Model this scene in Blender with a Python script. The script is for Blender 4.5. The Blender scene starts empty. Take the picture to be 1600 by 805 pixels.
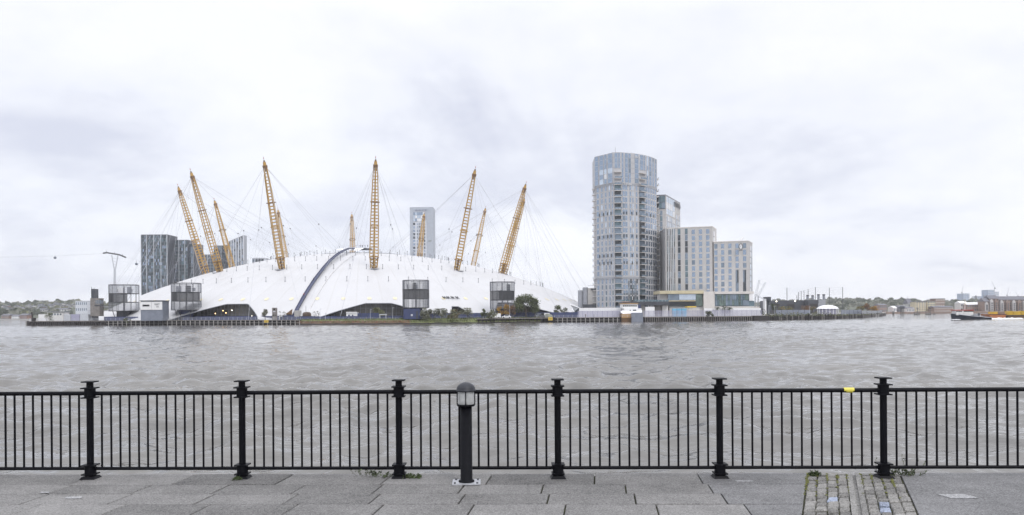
import bpy, bmesh, math, random
import numpy as np
from mathutils import Vector, Matrix
R = math.radians
rng = random.Random(7)
sc = bpy.context.scene
COL = sc.collection
# ------------------------------------------------------------------ camera model (used to work out where things stand)
F, YH, ROLL, E = 1200.0, 489.0, R(0.42), 4.7
cR, sR = math.cos(ROLL), math.sin(ROLL)
PAV, LAND = 2.7, 2.2
def P(px, py, D):
    u, v = px - 800, YH - py
    return Vector(((u*cR + v*sR)*D/F, D, E + (v*cR - u*sR)*D/F))
def GX(px, D, z):
    y = (z - E)*F/D
    return ((px - 800 + y*sR)/cR)*D/F
def ZY(px, py, D): return P(px, py, D).z
def PXof(x, y, z):
    a, b = F*x/y, F*(z - E)/y
    return 800 + a*cR - b*sR
# ------------------------------------------------------------------ materials
MATS = {}
def mat(name, col, rough=.6, metal=0., var=.18, scale=3., bump=0., bscale=20., spec=.5, emit=None, alpha=None, space='Object'):
    m = bpy.data.materials.new(name); m.use_nodes = True
    nt = m.node_tree; N = nt.nodes; L = nt.links
    b = N['Principled BSDF']
    b.inputs['Roughness'].default_value = rough; b.inputs['Metallic'].default_value = metal
    b.inputs['Specular IOR Level'].default_value = spec
    tc = N.new('ShaderNodeTexCoord')
    n = N.new('ShaderNodeTexNoise'); n.inputs['Scale'].default_value = scale; n.inputs['Detail'].default_value = 5
    n.inputs['Roughness'].default_value = .65
    L.new(tc.outputs[space], n.inputs['Vector'])
    r = N.new('ShaderNodeValToRGB')
    r.color_ramp.elements[0].position = .3; r.color_ramp.elements[1].position = .7
    lo = tuple(max(0, c*(1-var)) for c in col); hi = tuple(min(1, c*(1+var)) for c in col)
    r.color_ramp.elements[0].color = (*lo, 1); r.color_ramp.elements[1].color = (*hi, 1)
    L.new(n.outputs['Fac'], r.inputs['Fac']); L.new(r.outputs['Color'], b.inputs['Base Color'])
    if bump:
        n2 = N.new('ShaderNodeTexNoise'); n2.inputs['Scale'].default_value = bscale; n2.inputs['Detail'].default_value = 4
        L.new(tc.outputs[space], n2.inputs['Vector'])
        bp = N.new('ShaderNodeBump'); bp.inputs['Strength'].default_value = bump; bp.inputs['Distance'].default_value = .02
        L.new(n2.outputs['Fac'], bp.inputs['Height']); L.new(bp.outputs['Normal'], b.inputs['Normal'])
    if emit:
        b.inputs['Emission Color'].default_value = (*emit[:3], 1); b.inputs['Emission Strength'].default_value = emit[3]
    if alpha is not None: b.inputs['Alpha'].default_value = alpha
    MATS[name] = m
    return m
mat('black_paint', (.004, .0042, .0065), .5, var=.4, scale=14, bump=.06, bscale=60, spec=.13)
mat('ochre_steel', (.45, .27, .065), .5, var=.22, scale=.5)
mat('brown_steel', (.17, .09, .035), .6, var=.3, scale=.5)
mat('dark_steel', (.05, .052, .058), .5, var=.3)
mat('grey_steel', (.24, .25, .28), .5, var=.2)
mat('pale_steel', (.52, .54, .58), .45, var=.15)
mat('galvanised', (.5, .51, .54), .4, .4, var=.15, scale=20)
mat('cable', (.42, .43, .47), .5, var=.1)
mat('stone', (.47, .46, .455), .75, var=.08, scale=.25)
mat('pale_stone', (.62, .59, .565), .75, var=.08, scale=.25)
mat('beige_stone', (.62, .565, .49), .75, var=.1, scale=.3)
mat('cream_render', (.55, .49, .34), .8, var=.12, scale=.2)
mat('white_paint', (.78, .78, .79), .5, var=.06, scale=.8)
mat('white_fabric', (.82, .82, .83), .6, var=.04, scale=.3)
mat('dirty_white', (.66, .65, .64), .65, var=.14, scale=.6)
mat('glass_blue', (.27, .335, .43), .12, .75, var=.14, scale=.4)
mat('glass_light', (.50, .57, .66), .12, .75, var=.1, scale=.4)
mat('glass_mid', (.20, .25, .31), .1, .6, var=.2, scale=.4)
mat('glass_dark', (.035, .045, .055), .1, .15, var=.4, scale=.5)
mat('glass_teal', (.13, .19, .22), .1, .5, var=.3, scale=.3)
mat('glass_reflect_green', (.14, .19, .17), .1, .5, var=.55, scale=.35)  # greenish reflections are put into this mottled glass colour
mat('spandrel', (.30, .31, .34), .5, var=.1)
mat('dark_clad', (.045, .05, .062), .5, var=.25, scale=.3)
mat('black_timber', (.035, .03, .03), .85, var=.4, scale=1.5, bump=.3)
mat('grey_timber', (.20, .185, .175), .85, var=.3, scale=1.5, bump=.3)
mat('pale_timber', (.40, .385, .37), .85, var=.2, scale=1.5)
mat('blue_hoarding', (.036, .05, .13), .55, var=.2, scale=.3)
mat('pale_blue_panel', (.16, .42, .62), .5, var=.12, scale=.4)
mat('lilac_rail', (.36, .355, .47), .55, var=.12)
mat('blue_cloth', (.038, .047, .105), .6, var=.2, scale=.4)
mat('yellow_sign', (.72, .5, .07), .5, var=.08)
mat('faded_yellow', (.70, .63, .42), .6, var=.12, scale=.8)
mat('tape_yellow', (.66, .58, .08), .4, var=.08, scale=30)
mat('rust_brown', (.15, .085, .042), .8, var=.35, scale=1.)
mat('rust_dark', (.075, .048, .032), .8, var=.35, scale=1.)
mat('rust_tan', (.42, .25, .11), .6, var=.3)
mat('tower_stone', (.43, .43, .445), .7, var=.08, scale=.25)
mat('entry_glass', (.13, .125, .12), .35, .2, var=.4, scale=.3)
mat('glass_deep', (.05, .075, .085), .12, .25, var=.5, scale=.3)
mat('slab_grey', (.36, .39, .44), .5, var=.08, scale=.3)
mat('orange_paint', (.50, .18, .07), .5, var=.15)
mat('red_paint', (.45, .06, .04), .5, var=.15)
mat('container_yellow', (.58, .38, .03), .5, var=.18, scale=.6)
mat('navy_hull', (.012, .016, .03), .35, var=.3, scale=.5)
mat('blue_grey_paint', (.19, .21, .26), .5, var=.15, scale=.5)
mat('brick', (.21, .12, .09), .8, var=.25, scale=.3)
mat('brown_brick', (.24, .17, .135), .8, var=.2, scale=.3)
mat('slate', (.12, .12, .14), .7, var=.2, scale=.4)
mat('concrete', (.38, .37, .36), .85, var=.18, scale=.8, bump=.2)
mat('bark', (.07, .055, .045), .9, var=.3, scale=2)
mat('leaf_green', (.085, .105, .042), .7, var=.5, scale=.6)
mat('leaf_olive', (.135, .14, .065), .7, var=.4, scale=.6)
mat('leaf_grey', (.165, .17, .13), .7, var=.4, scale=.6)
mat('leaf_autumn', (.38, .22, .03), .7, var=.35, scale=.9)
mat('leaf_rust', (.2, .09, .04), .7, var=.35, scale=.9)
mat('leaf_dark', (.055, .068, .038), .7, var=.4, scale=.6)
mat('weed_leaf', (.06, .085, .03), .6, var=.5, scale=25)
mat('weed_stem', (.08, .07, .035), .7, var=.3, scale=25)
mat('foam', (.85, .86, .88), .7, var=.06)
mat('lamp_warm', (.9, .7, .4), .5, emit=(1, .62, .25, 6))
mat('lamp_white', (.9, .9, .8), .5, emit=(1, .92, .75, 7))
mat('bollard_glass', (.72, .73, .73), .15, 0, var=.25, scale=9)
mat('bollard_cap', (.035, .037, .045), .5, var=.3, scale=9, spec=.3)
mat('blind_white', (.68, .69, .71), .4, .1, var=.1, scale=.5)
def nodes_of(name):
    m = MATS[name]; return m.node_tree, m.node_tree.nodes, m.node_tree.links, m.node_tree.nodes['Principled BSDF']
# ------------------------------------------------------------------ mesh building
def root_loc(o):
    while o.parent: o = o.parent
    return Vector(o.location)
class MB:
    def __init__(s): s.v = []; s.f = []; s.m = []; s.mats = []; s.smooth = []
    def mi(s, m):
        if m not in s.mats: s.mats.append(m)
        return s.mats.index(m)
    def face(s, pts, m, smooth=False):
        i = len(s.v); s.v += [tuple(p) for p in pts]; s.f.append(tuple(range(i, i+len(pts)))); s.m.append(s.mi(m)); s.smooth.append(smooth)
    def raw(s, v, f, m, smooth=False):
        i = len(s.v); s.v += [tuple(p) for p in v]; k = s.mi(m)
        for q in f: s.f.append(tuple(j+i for j in q)); s.m.append(k); s.smooth.append(smooth)
    def box(s, c, d, m, rz=0., mtx=None):
        x, y, z = d[0]/2, d[1]/2, d[2]/2; ca, sa = math.cos(rz), math.sin(rz)
        v = []
        for dz in (-z, z):
            for dx, dy in ((-x, -y), (x, -y), (x, y), (-x, y)):
                v.append((c[0]+dx*ca-dy*sa, c[1]+dx*sa+dy*ca, c[2]+dz))
        s.raw(v, [(3, 2, 1, 0), (4, 5, 6, 7), (0, 1, 5, 4), (1, 2, 6, 5), (2, 3, 7, 6), (3, 0, 4, 7)], m)
    def tube(s, p, q, r, m, n=6, r2=None, cap=True, smooth=True):
        p, q = Vector(p), Vector(q); d = q-p
        if d.length < 1e-6: return
        d.normalize(); a = d.orthogonal().normalized()
        if abs(d.z) < .99: a = d.cross(Vector((0, 0, 1))).normalized()
        b = d.cross(a); r2 = r if r2 is None else r2
        v = []; ph = math.pi/n if n == 4 else 0
        for pt, rr in ((p, r), (q, r2)):
            for k in range(n):
                t = 2*math.pi*k/n + ph; v.append(pt + a*(rr*math.cos(t)) + b*(rr*math.sin(t)))
        f = [(k, (k+1) % n, n+(k+1) % n, n+k) for k in range(n)]
        if n <= 4: smooth = False
        s.raw(v, f, m, smooth)
        if cap:
            s.raw(v[:n], [tuple(range(n-1, -1, -1))], m); s.raw(v[n:], [tuple(range(n))], m)
    def path(s, pts, r, m, n=5):
        for a, b in zip(pts[:-1], pts[1:]): s.tube(a, b, r, m, n)
    def lathe(s, c, prof, m, n=24, smooth=True):
        v = []; f = []
        for r, z in prof:
            for k in range(n):
                t = 2*math.pi*k/n; v.append((c[0]+r*math.cos(t), c[1]+r*math.sin(t), c[2]+z))
        for i in range(len(prof)-1):
            for k in range(n): f.append((i*n+k, i*n+(k+1) % n, (i+1)*n+(k+1) % n, (i+1)*n+k))
        s.raw(v, f, m, smooth)
    def prism(s, poly, z0, z1, m, top=None):
        n = len(poly); a = sum(poly[i][0]*poly[(i+1) % n][1]-poly[(i+1) % n][0]*poly[i][1] for i in range(n))
        if a < 0: poly = poly[::-1]
        v = [(x, y, z0) for x, y in poly] + [(x, y, z1) for x, y in poly]
        s.raw(v, [(i, (i+1) % n, n+(i+1) % n, n+i) for i in range(n)] + [tuple(range(n-1, -1, -1))], m)
        s.raw(v[n:], [tuple(range(n))], top or m)
    def sphere(s, c, r, m, n=10, sz=1.):
        prof = [(max(1e-4, r*math.sin(math.pi*i/n)), -r*sz*math.cos(math.pi*i/n)) for i in range(n+1)]
        s.lathe(c, prof, m, 2*n)
    def build(s, name, parent=None, loc=None):
        me = bpy.data.meshes.new(name)
        o = bpy.data.objects.new(name, me); COL.objects.link(o)
        off = root_loc(parent) if parent else Vector(loc) if loc else Vector((0, 0, 0))
        me.from_pydata([(x-off.x, y-off.y, z-off.z) for x, y, z in s.v], [], s.f)
        for m in s.mats: me.materials.append(MATS[m])
        me.polygons.foreach_set('material_index', s.m); me.polygons.foreach_set('use_smooth', s.smooth)
        me.update()
        if parent: o.parent = parent
        elif loc: o.location = off
        return o
def tag(o, label=None, cat=None, group=None, kind=None):
    if label: o['label'] = label
    if cat: o['category'] = cat
    if group: o['group'] = group
    if kind: o['kind'] = kind
    return o
def thing(name, label, cat, loc=(0, 0, 0), rz=0., group=None):
    o = bpy.data.objects.new(name, None); COL.objects.link(o); o.location = loc; o.rotation_euler = (0, 0, rz)
    return tag(o, label, cat, group)
def dup(root, loc, rz=0., label=None, scale=None):
    r = root.copy(); COL.objects.link(r); r.location = loc; r.rotation_euler = (0, 0, rz)
    if label: r['label'] = label
    if scale: r.scale = scale
    for ch in list(root.children):
        c = ch.copy(); COL.objects.link(c); c.parent = r
        for g in list(ch.children):
            d = g.copy(); COL.objects.link(d); d.parent = c
    return r
def one(mb, name, label, cat, loc=(0, 0, 0), group=None):
    return tag(mb.build(name, None, loc), label, cat, group)
# ------------------------------------------------------------------ world, sun, camera
w = bpy.data.worlds.new('World'); sc.world = w; w.use_nodes = True
nt = w.node_tree; N = nt.nodes; L = nt.links
bg = N['Background']
def nd(t, **k):
    n = N.new(t)
    for a, b in k.items(): setattr(n, a, b)
    return n
def mth(op, a, b=None, c=None):
    n = nd('ShaderNodeMath', operation=op)
    for i, x in enumerate((a, b, c)):
        if x is None: continue
        if hasattr(x, 'links') or hasattr(x, 'is_output'): L.new(x, n.inputs[i])
        else: n.inputs[i].default_value = x
    return n.outputs[0]
SUN_EL, SUN_AZ = R(42), R(150)
sky = nd('ShaderNodeTexSky', sky_type='NISHITA'); sky.sun_disc = False; sky.sun_elevation = SUN_EL; sky.sun_rotation = SUN_AZ
tc = nd('ShaderNodeTexCoord'); sep = nd('ShaderNodeSeparateXYZ'); L.new(tc.outputs['Generated'], sep.inputs[0])
zc = mth('MAXIMUM', sep.outputs[2], 0.0)
den = mth('ADD', zc, .30)
comb = nd('ShaderNodeCombineXYZ')
L.new(mth('DIVIDE', sep.outputs[0], den), comb.inputs[0]); L.new(mth('DIVIDE', sep.outputs[1], den), comb.inputs[1])
comb.inputs[2].default_value = 3.7
n1 = nd('ShaderNodeTexNoise'); n1.inputs['Scale'].default_value = 1.15; n1.inputs['Detail'].default_value = 7; n1.inputs['Roughness'].default_value = .52; n1.inputs['Distortion'].default_value = .6
L.new(comb.outputs[0], n1.inputs['Vector'])
n2 = nd('ShaderNodeTexNoise'); n2.inputs['Scale'].default_value = 3.1; n2.inputs['Detail'].default_value = 8; n2.inputs['Roughness'].default_value = .6
L.new(comb.outputs[0], n2.inputs['Vector'])
f1 = mth('ADD', mth('MULTIPLY', n1.outputs['Fac'], .7), mth('MULTIPLY', n2.outputs['Fac'], .34))
# broad darker and brighter cloud banks in fixed compass directions
def bank(px, py, wid, amt, cur):
    d = (P(px, py, 1000) - Vector((0, 0, E))).normalized()
    vm = nd('ShaderNodeVectorMath', operation='DOT_PRODUCT'); L.new(tc.outputs['Generated'], vm.inputs[0]); vm.inputs[1].default_value = d
    q = mth('MULTIPLY', mth('SUBTRACT', 1.0, vm.outputs['Value']), -1.0/(wid*wid))
    return mth('ADD', cur, mth('MULTIPLY', mth('POWER', 2.718, q), amt))
for b_ in ((1260, 305, .11, -.12), (1050, 260, .09, -.05), (800, 180, .12, -.03), (90, 270, .16, -.05), (430, 190, .08, .07), (300, 130, .12, -.04), (1350, 90, .12, .03), (1000, 60, .1, -.04), (1300, 420, .12, .05), (620, 320, .1, .03)):
    f1 = bank(*b_, f1)
rp = nd('ShaderNodeValToRGB'); L.new(f1, rp.inputs['Fac'])
els = rp.color_ramp.elements
els[0].position = .34; els[0].color = (.65, .675, .78, 1)
els[1].position = .575; els[1].color = (.91, .92, .97, 1)
e = els.new(.455); e.color = (.82, .84, .91, 1)
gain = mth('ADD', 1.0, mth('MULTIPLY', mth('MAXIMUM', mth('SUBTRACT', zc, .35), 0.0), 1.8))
mulc = nd('ShaderNodeMix', data_type='RGBA', blend_type='MULTIPLY'); mulc.inputs[0].default_value = 1
L.new(rp.outputs['Color'], mulc.inputs[6])
cg = nd('ShaderNodeCombineColor')
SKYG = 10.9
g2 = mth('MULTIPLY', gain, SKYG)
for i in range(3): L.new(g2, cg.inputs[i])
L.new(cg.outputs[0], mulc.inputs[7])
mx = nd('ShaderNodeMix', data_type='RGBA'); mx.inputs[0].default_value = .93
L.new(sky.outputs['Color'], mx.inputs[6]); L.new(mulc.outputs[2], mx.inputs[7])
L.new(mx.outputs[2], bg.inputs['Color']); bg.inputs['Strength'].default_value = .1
sl = bpy.data.lights.new('sun', 'SUN'); sl.energy = 1.1; sl.angle = R(14); sl.color = (1, .96, .9)
so = bpy.data.objects.new('sun', sl); COL.objects.link(so)
sd = Vector((math.sin(SUN_AZ)*math.cos(SUN_EL), math.cos(SUN_AZ)*math.cos(SUN_EL), math.sin(SUN_EL)))
so.rotation_euler = (-sd).to_track_quat('-Z', 'Y').to_euler(); so.location = (0, 0, 60)
cam = bpy.data.cameras.new('camera'); co = bpy.data.objects.new('camera', cam); COL.objects.link(co)
cam.sensor_width = 36; cam.lens = F/1600*36; cam.shift_y = (YH-402.5)/1600; cam.clip_end = 12000; cam.clip_start = .05
co.matrix_world = Matrix.Translation((0, 0, E)) @ Matrix.Rotation(R(90), 4, 'X') @ Matrix.Rotation(-ROLL, 4, 'Z')
sc.camera = co
sc.view_settings.view_transform = 'Standard'; sc.view_settings.look = 'None'; sc.view_settings.gamma = 1; sc.view_settings.exposure = .08
sc.view_settings.use_curve_mapping = False
sc.cycles.use_denoising = True
sc.cycles.max_bounces = 6; sc.cycles.volume_bounces = 1; sc.cycles.diffuse_bounces = 3; sc.cycles.glossy_bounces = 3
# ------------------------------------------------------------------ river
def build_river():
    Ds = [10.1]
    while Ds[-1] < 420: Ds.append(Ds[-1]*1.0048)
    while Ds[-1] < 2600: Ds.append(Ds[-1]*1.05)
    Ds = np.array(Ds); nc = 760
    u = np.linspace(-1, 1, nc)
    Dg, U = np.meshgrid(Ds, u, indexing='ij')
    X = U*(Dg*.82+5); Y = Dg.copy(); Z = np.zeros_like(X)
    g = np.random.default_rng(5)
    sp = np.maximum(.0055*Dg, .03)
    gust = .75+.35*np.sin(X*.05+Y*.021+1)*np.sin(Y*.043-.7)+.18*np.sin(X*.013-Y*.09)
    for i in range(170):
        lam = .17*(5.0/.17)**(g.random()**.95)
        th = R(72)+g.normal()*.8
        k = 2*math.pi/lam; kx, ky = k*math.cos(th), k*math.sin(th)
        amp = .030/k*(1.35 if lam > 1.6 else .95 if lam > .8 else .8)
        fade = np.clip((lam/sp-1.6)/1.8, 0, 1)
        ph = kx*X+ky*Y+g.random()*6.28
        Z += amp*fade*(np.sin(ph)-.32*np.cos(2*ph))
    Z *= gust
    nr = len(Ds)
    me = bpy.data.meshes.new('river')
    co_ = np.stack([X, Y, Z], -1).reshape(-1, 3).astype(np.float32)
    idx = np.arange(nr*nc).reshape(nr, nc)
    q = np.stack([idx[:-1, :-1], idx[:-1, 1:], idx[1:, 1:], idx[1:, :-1]], -1).reshape(-1)
    nq = (nr-1)*(nc-1)
    me.vertices.add(nr*nc); me.vertices.foreach_set('co', co_.ravel())
    me.loops.add(nq*4); me.loops.foreach_set('vertex_index', q.astype(np.int32))
    me.polygons.add(nq); me.polygons.foreach_set('loop_start', np.arange(0, nq*4, 4, dtype=np.int32))
    me.polygons.foreach_set('use_smooth', np.ones(nq, bool))
    me.update(); me.validate()
    o = bpy.data.objects.new('river', me); COL.objects.link(o); tag(o, 'choppy grey brown tidal river', None, None, 'structure')
    m = mat('water', (.082, .076, .066), .07, var=.25, scale=.05, spec=.5)
    nt, N, L, b = nodes_of('water')
    b.inputs['IOR'].default_value = 1.8
    tc = N.new('ShaderNodeTexCoord'); hs = []
    for sx, sy, s, d in ((1, 1.3, 2.6, 7), (.5, 1., .35, 6), (.3, 1., .12, 6)):
        mp = N.new('ShaderNodeMapping'); mp.inputs['Scale'].default_value = (sx, sy, 1); mp.inputs['Rotation'].default_value = (0, 0, R(-20))
        n = N.new('ShaderNodeTexNoise'); n.inputs['Scale'].default_value = s; n.inputs['Detail'].default_value = d; n.inputs['Roughness'].default_value = .6
        L.new(tc.outputs['Object'], mp.inputs[0]); L.new(mp.outputs[0], n.inputs['Vector']); hs.append(n.outputs['Fac'])
    prev = None
    for h, st, di in zip(hs, (.12, .2, .32), (.05, .3, 2.4)):
        bp = N.new('ShaderNodeBump'); bp.inputs['Strength'].default_value = st; bp.inputs['Distance'].default_value = di
        L.new(h, bp.inputs['Height'])
        if prev: L.new(prev, bp.inputs['Normal'])
        prev = bp.outputs['Normal']
    L.new(prev, b.inputs['Normal'])
    me.materials.append(m)
build_river()
mat('mud', (.10, .085, .065), .9, space='Object', scale=.05)
mb = MB(); mb.box((0, 1800, -1.2), (7000, 3630, .2), 'mud'); tag(mb.build('river_bed'), None, None, None, 'structure')
# ------------------------------------------------------------------ near quay: paving, setts, edge
def fence_y(x): return 9.32 - .028*x
EDGE = .24
m = mat('paving', (.255, .25, .25), .8, space='Object')
nt, N, L, b = nodes_of('paving')
def paving_nodes(nt, N, L, b, base, spread):
    for n in list(N):
        if n.type in ('VALTORGB', 'TEX_NOISE', 'BUMP'): N.remove(n)
    tc = [n for n in N if n.type == 'TEX_COORD'][0]
    geo = N.new('ShaderNodeNewGeometry')
    def noise(s, d, r=.6):
        n = N.new('ShaderNodeTexNoise'); n.inputs['Scale'].default_value = s; n.inputs['Detail'].default_value = d; n.inputs['Roughness'].default_value = r
        L.new(tc.outputs['Object'], n.inputs['Vector']); return n.outputs['Fac']
    def ma(op, a, bb):
        n = N.new('ShaderNodeMath'); n.operation = op
        for i, x in enumerate((a, bb)):
            if isinstance(x, (int, float)): n.inputs[i].default_value = x
            else: L.new(x, n.inputs[i])
        return n.outputs[0]
    grain = noise(75, 3, .8); blot = noise(1.7, 6); stain = noise(.6, 4)
    vo = N.new('ShaderNodeTexVoronoi'); vo.inputs['Scale'].default_value = 90; L.new(tc.outputs['Object'], vo.inputs['Vector'])
    sepc = N.new('ShaderNodeSeparateColor'); L.new(vo.outputs['Color'], sepc.inputs[0])
    v = ma('ADD', ma('MULTIPLY', ma('SUBTRACT', grain, .5), 1.7), ma('MULTIPLY', ma('SUBTRACT', blot, .5), 1.0))
    v = ma('ADD', v, ma('MULTIPLY', ma('SUBTRACT', stain, .5), .5))
    v = ma('ADD', v, ma('MULTIPLY', ma('SUBTRACT', sepc.outputs[0], .5), .85))
    v = ma('ADD', v, ma('MULTIPLY', ma('SUBTRACT', geo.outputs['Random Per Island'], .5), spread))
    v = ma('ADD', v, 1.0)
    vm = N.new('ShaderNodeVectorMath'); vm.operation = 'SCALE'; vm.inputs[0].default_value = base; L.new(v, vm.inputs['Scale'])
    L.new(vm.outputs[0], b.inputs['Base Color'])
    bp = N.new('ShaderNodeBump'); bp.inputs['Strength'].default_value = .5; bp.inputs['Distance'].default_value = .004
    L.new(ma('ADD', grain, sepc.outputs[1]), bp.inputs['Height']); L.new(bp.outputs['Normal'], b.inputs['Normal'])
paving_nodes(nt, N, L, b, (.158, .154, .150), .5)
mat('setts', (.3, .29, .27), .8); paving_nodes(*nodes_of('setts'), (.19, .184, .174), .5)
mat('blue_setts', (.3, .36, .5), .6); paving_nodes(*nodes_of('blue_setts'), (.25, .285, .37), .3)
mat('channel_stone', (.3, .29, .27), .8); paving_nodes(*nodes_of('channel_stone'), (.215, .21, .20), .3)
mat('smooth_paving', (.2, .2, .205), .8); paving_nodes(*nodes_of('smooth_paving'), (.152, .151, .153), .2)
mat('patch_repair', (.3, .3, .31), .8); paving_nodes(*nodes_of('patch_repair'), (.27, .27, .275), .14)
mat('moss', (.11, .115, .03), .9, var=.5, scale=6)
mat('joint_dirt', (.03, .027, .022), .95, var=.4, scale=7)
nt, N, L, b = nodes_of('joint_dirt')   # mossy in places
r = [n for n in N if n.type == 'VALTORGB'][0]; r.color_ramp.elements[0].color = (.018, .018, .016, 1); r.color_ramp.elements[1].color = (.075, .08, .025, 1)
def slab(mb, quad, z, m, g=.006, bev=.006, tilt=0.):
    q = [Vector((x, y, 0)) for x, y in quad]; c = sum(q, Vector())/4
    def ins(d): return [p + (c-p).normalized()*d*1.35 for p in q]
    a, t = ins(g), ins(g+bev)
    tx, ty = rng.uniform(-tilt, tilt), rng.uniform(-tilt, tilt)
    zz = lambda p: z + (p.x-c.x)*tx + (p.y-c.y)*ty
    v = [(p.x, p.y, PAV-.05) for p in a] + [(p.x, p.y, zz(p)-bev) for p in a] + [(p.x, p.y, zz(p)) for p in t]
    f = [(i, (i+1) % 4, 4+(i+1) % 4, 4+i) for i in range(4)] + [(4+i, 4+(i+1) % 4, 8+(i+1) % 4, 8+i) for i in range(4)] + [(8, 9, 10, 11)]
    mb.raw(v, f, m)
mb = MB()
xl, xr = -16, 16
# bedding sheet under every slab, and the quay face
ye = lambda x: fence_y(x)+EDGE
mb.raw([(xl, -6, PAV-.03), (xr, -6, PAV-.03), (xr, ye(xr)-.02, PAV-.03), (xl, ye(xl)-.02, PAV-.03)], [(0, 1, 2, 3)], 'joint_dirt')
mb.raw([(xl, ye(xl)-.015, -1.1), (xr, ye(xr)-.015, -1.1), (xr, ye(xr)-.015, PAV-.04), (xl, ye(xl)-.015, PAV-.04)], [(0, 1, 2, 3)], 'concrete')
sk, sks = .113, .405          # how far joints lean per metre towards the river: slabs, setts
s0l, s0r = 3.63, 4.74         # sett strip at the edge
def sett_x(x0, back): return x0 - sks*back
rows = [(0., .60)]
d_ = .60
while d_ < 15: rows.append((d_, d_+.465)); d_ += .465
for ri, (b0, b1) in enumerate(rows):
    for side in (0, 1):
        if side == 0: x, xe = xl, None
        else: x = None
        w_ = (1.25 if ri == 0 else .93)
        off = rng.uniform(0, w_)
        stop0, stop1 = sett_x(s0l, b0), sett_x(s0l, b1)
        if side == 0:
            x = xl - off
            while True:
                xa, xb = x, x+w_*rng.uniform(.97, 1.03)
                qa = [xa-sk*b1, xb-sk*b1, xb-sk*b0, xa-sk*b0]
                last = qa[2] > stop0-.3 or qa[1] > stop1-.3
                if last: qa[1], qa[2] = stop1-.01, stop0-.01
                X = qa; quad = [(X[0], ye(X[0])-b1), (X[1], ye(X[1])-b1), (X[2], ye(X[2])-b0), (X[3], ye(X[3])-b0)]
                mm = 'smooth_paving' if quad[0][0] > 2.2 and ri < 40 else 'paving'
                slab(mb, quad, PAV+rng.uniform(-.003, .003), mm, .007 if mm == 'paving' else .004, .006 if mm == 'paving' else .003, .004)
                if last: break
                x = xb
        else:
            stop0, stop1 = sett_x(s0r, b0)+.01, sett_x(s0r, b1)+.01
            first = True; x = stop0
            while x < xr:
                xb = x + rng.uniform(1.6, 2.2)
                qa = [x-(sk*(b1-b0) if not first else stop0-stop1), xb-sk*(b1-b0), xb, x]
                X = qa; quad = [(X[0], ye(X[0])-b1), (X[1], ye(X[1])-b1), (X[2], ye(X[2])-b0), (X[3], ye(X[3])-b0)]
                slab(mb, quad, PAV+rng.uniform(-.001, .001), 'smooth_paving', .0018, .002, .001)
                x = xb; first = False
# setts: four courses, a channel, four courses
wst = (s0r-s0l-.17)/8
for k in range(9):
    if k == 4:
        continue
    x0 = s0l + k*wst + (0.17-wst if k > 4 else 0)
    b = rng.uniform(-.1, 0); 
    while b < 9:
        l_ = rng.uniform(.15, .24)
        a0, a1 = max(b, 0.), b+l_
        if a1 > a0+.02:
            j = lambda: rng.uniform(-.006, .006)
            xs = [sett_x(x0, a1)+j(), sett_x(x0+wst, a1)+j(), sett_x(x0+wst, a0)+j(), sett_x(x0, a0)+j()]
            a0, a1 = a0+.008, a1-.008; quad = [(xs[0], ye(xs[0])-a1), (xs[1], ye(xs[1])-a1), (xs[2], ye(xs[2])-a0), (xs[3], ye(xs[3])-a0)]
            blue = rng.random() < .1 and a0 > .75
            slab(mb, quad, PAV+rng.uniform(-.008, .004), 'blue_setts' if blue else 'setts', .006, .013, .07)
        b += l_
for b0 in np.arange(0, 9, .75):
    x0 = s0l+4*wst+.003
    for (u0, u1, dz) in ((0, .062, 0), (.062, .1, -.022), (.1, .164, 0)):
        b1 = b0+.74
        xs = [sett_x(x0+u0, b1), sett_x(x0+u1, b1), sett_x(x0+u1, b0), sett_x(x0+u0, b0)]
        quad = [(xs[0], ye(xs[0])-b1), (xs[1], ye(xs[1])-b1), (xs[2], ye(xs[2])-b0), (xs[3], ye(xs[3])-b0)]
        slab(mb, quad, PAV+dz, 'channel_stone', .001, .003)
# moss in the sett joints near the edge, pale repair patches
for k in range(260):
    bb = abs(rng.gauss(0, .45)); kk = rng.choice([0, 0, 0, 1, 2, 3, 4, 5, 6, 7, 8, 8])
    x0 = s0l+kk*wst+(.17-wst if kk > 4 else 0)
    x = sett_x(x0, bb)+rng.gauss(0, .008); y = ye(x)-bb; r_ = rng.uniform(.006, .02)
    n_ = 6; pts = [(x+r_*rng.uniform(.6, 1.2)*math.cos(t*6.283/n_), y+1.6*r_*rng.uniform(.6, 1.2)*math.sin(t*6.283/n_), PAV-.001) for t in range(n_)]
    top = (x, y, PAV+rng.uniform(.004, .012))
    for i in range(n_): mb.face([pts[i], pts[(i+1) % n_], top], 'moss')
def patch(px, py, w_, d_):
    D = 2.0*F/(py-YH+(px-800)*ROLL); x = GX(px, D, PAV)
    mb.face([(x+u_*w_+v_*d_*-.3, D+v_*d_, PAV+.0045) for u_, v_ in ((-1, -.9), (-.2, -1), (.9, -.95), (1.05, -.1), (.9, 1), (0, .9), (-.95, 1))], 'patch_repair')
patch(1497, 776, .15, .10); patch(115, 778, .09, .05); patch(1163, 752, .1, .04); patch(70, 770, .05, .04)
tag(mb.build('pavement'), 'grey stone paving slabs with a strip of worn setts', None, None, 'structure')
mb = MB(); mb.box((0, -8.0, PAV-.5), (60, 4, .9), 'concrete'); mb.box((-29, 2, PAV-.5), (26, 16, .9), 'concrete'); mb.box((29, 2, PAV-.5), (26, 16, .9), 'concrete')
tag(mb.build('ground'), None, None, None, 'structure')
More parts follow.
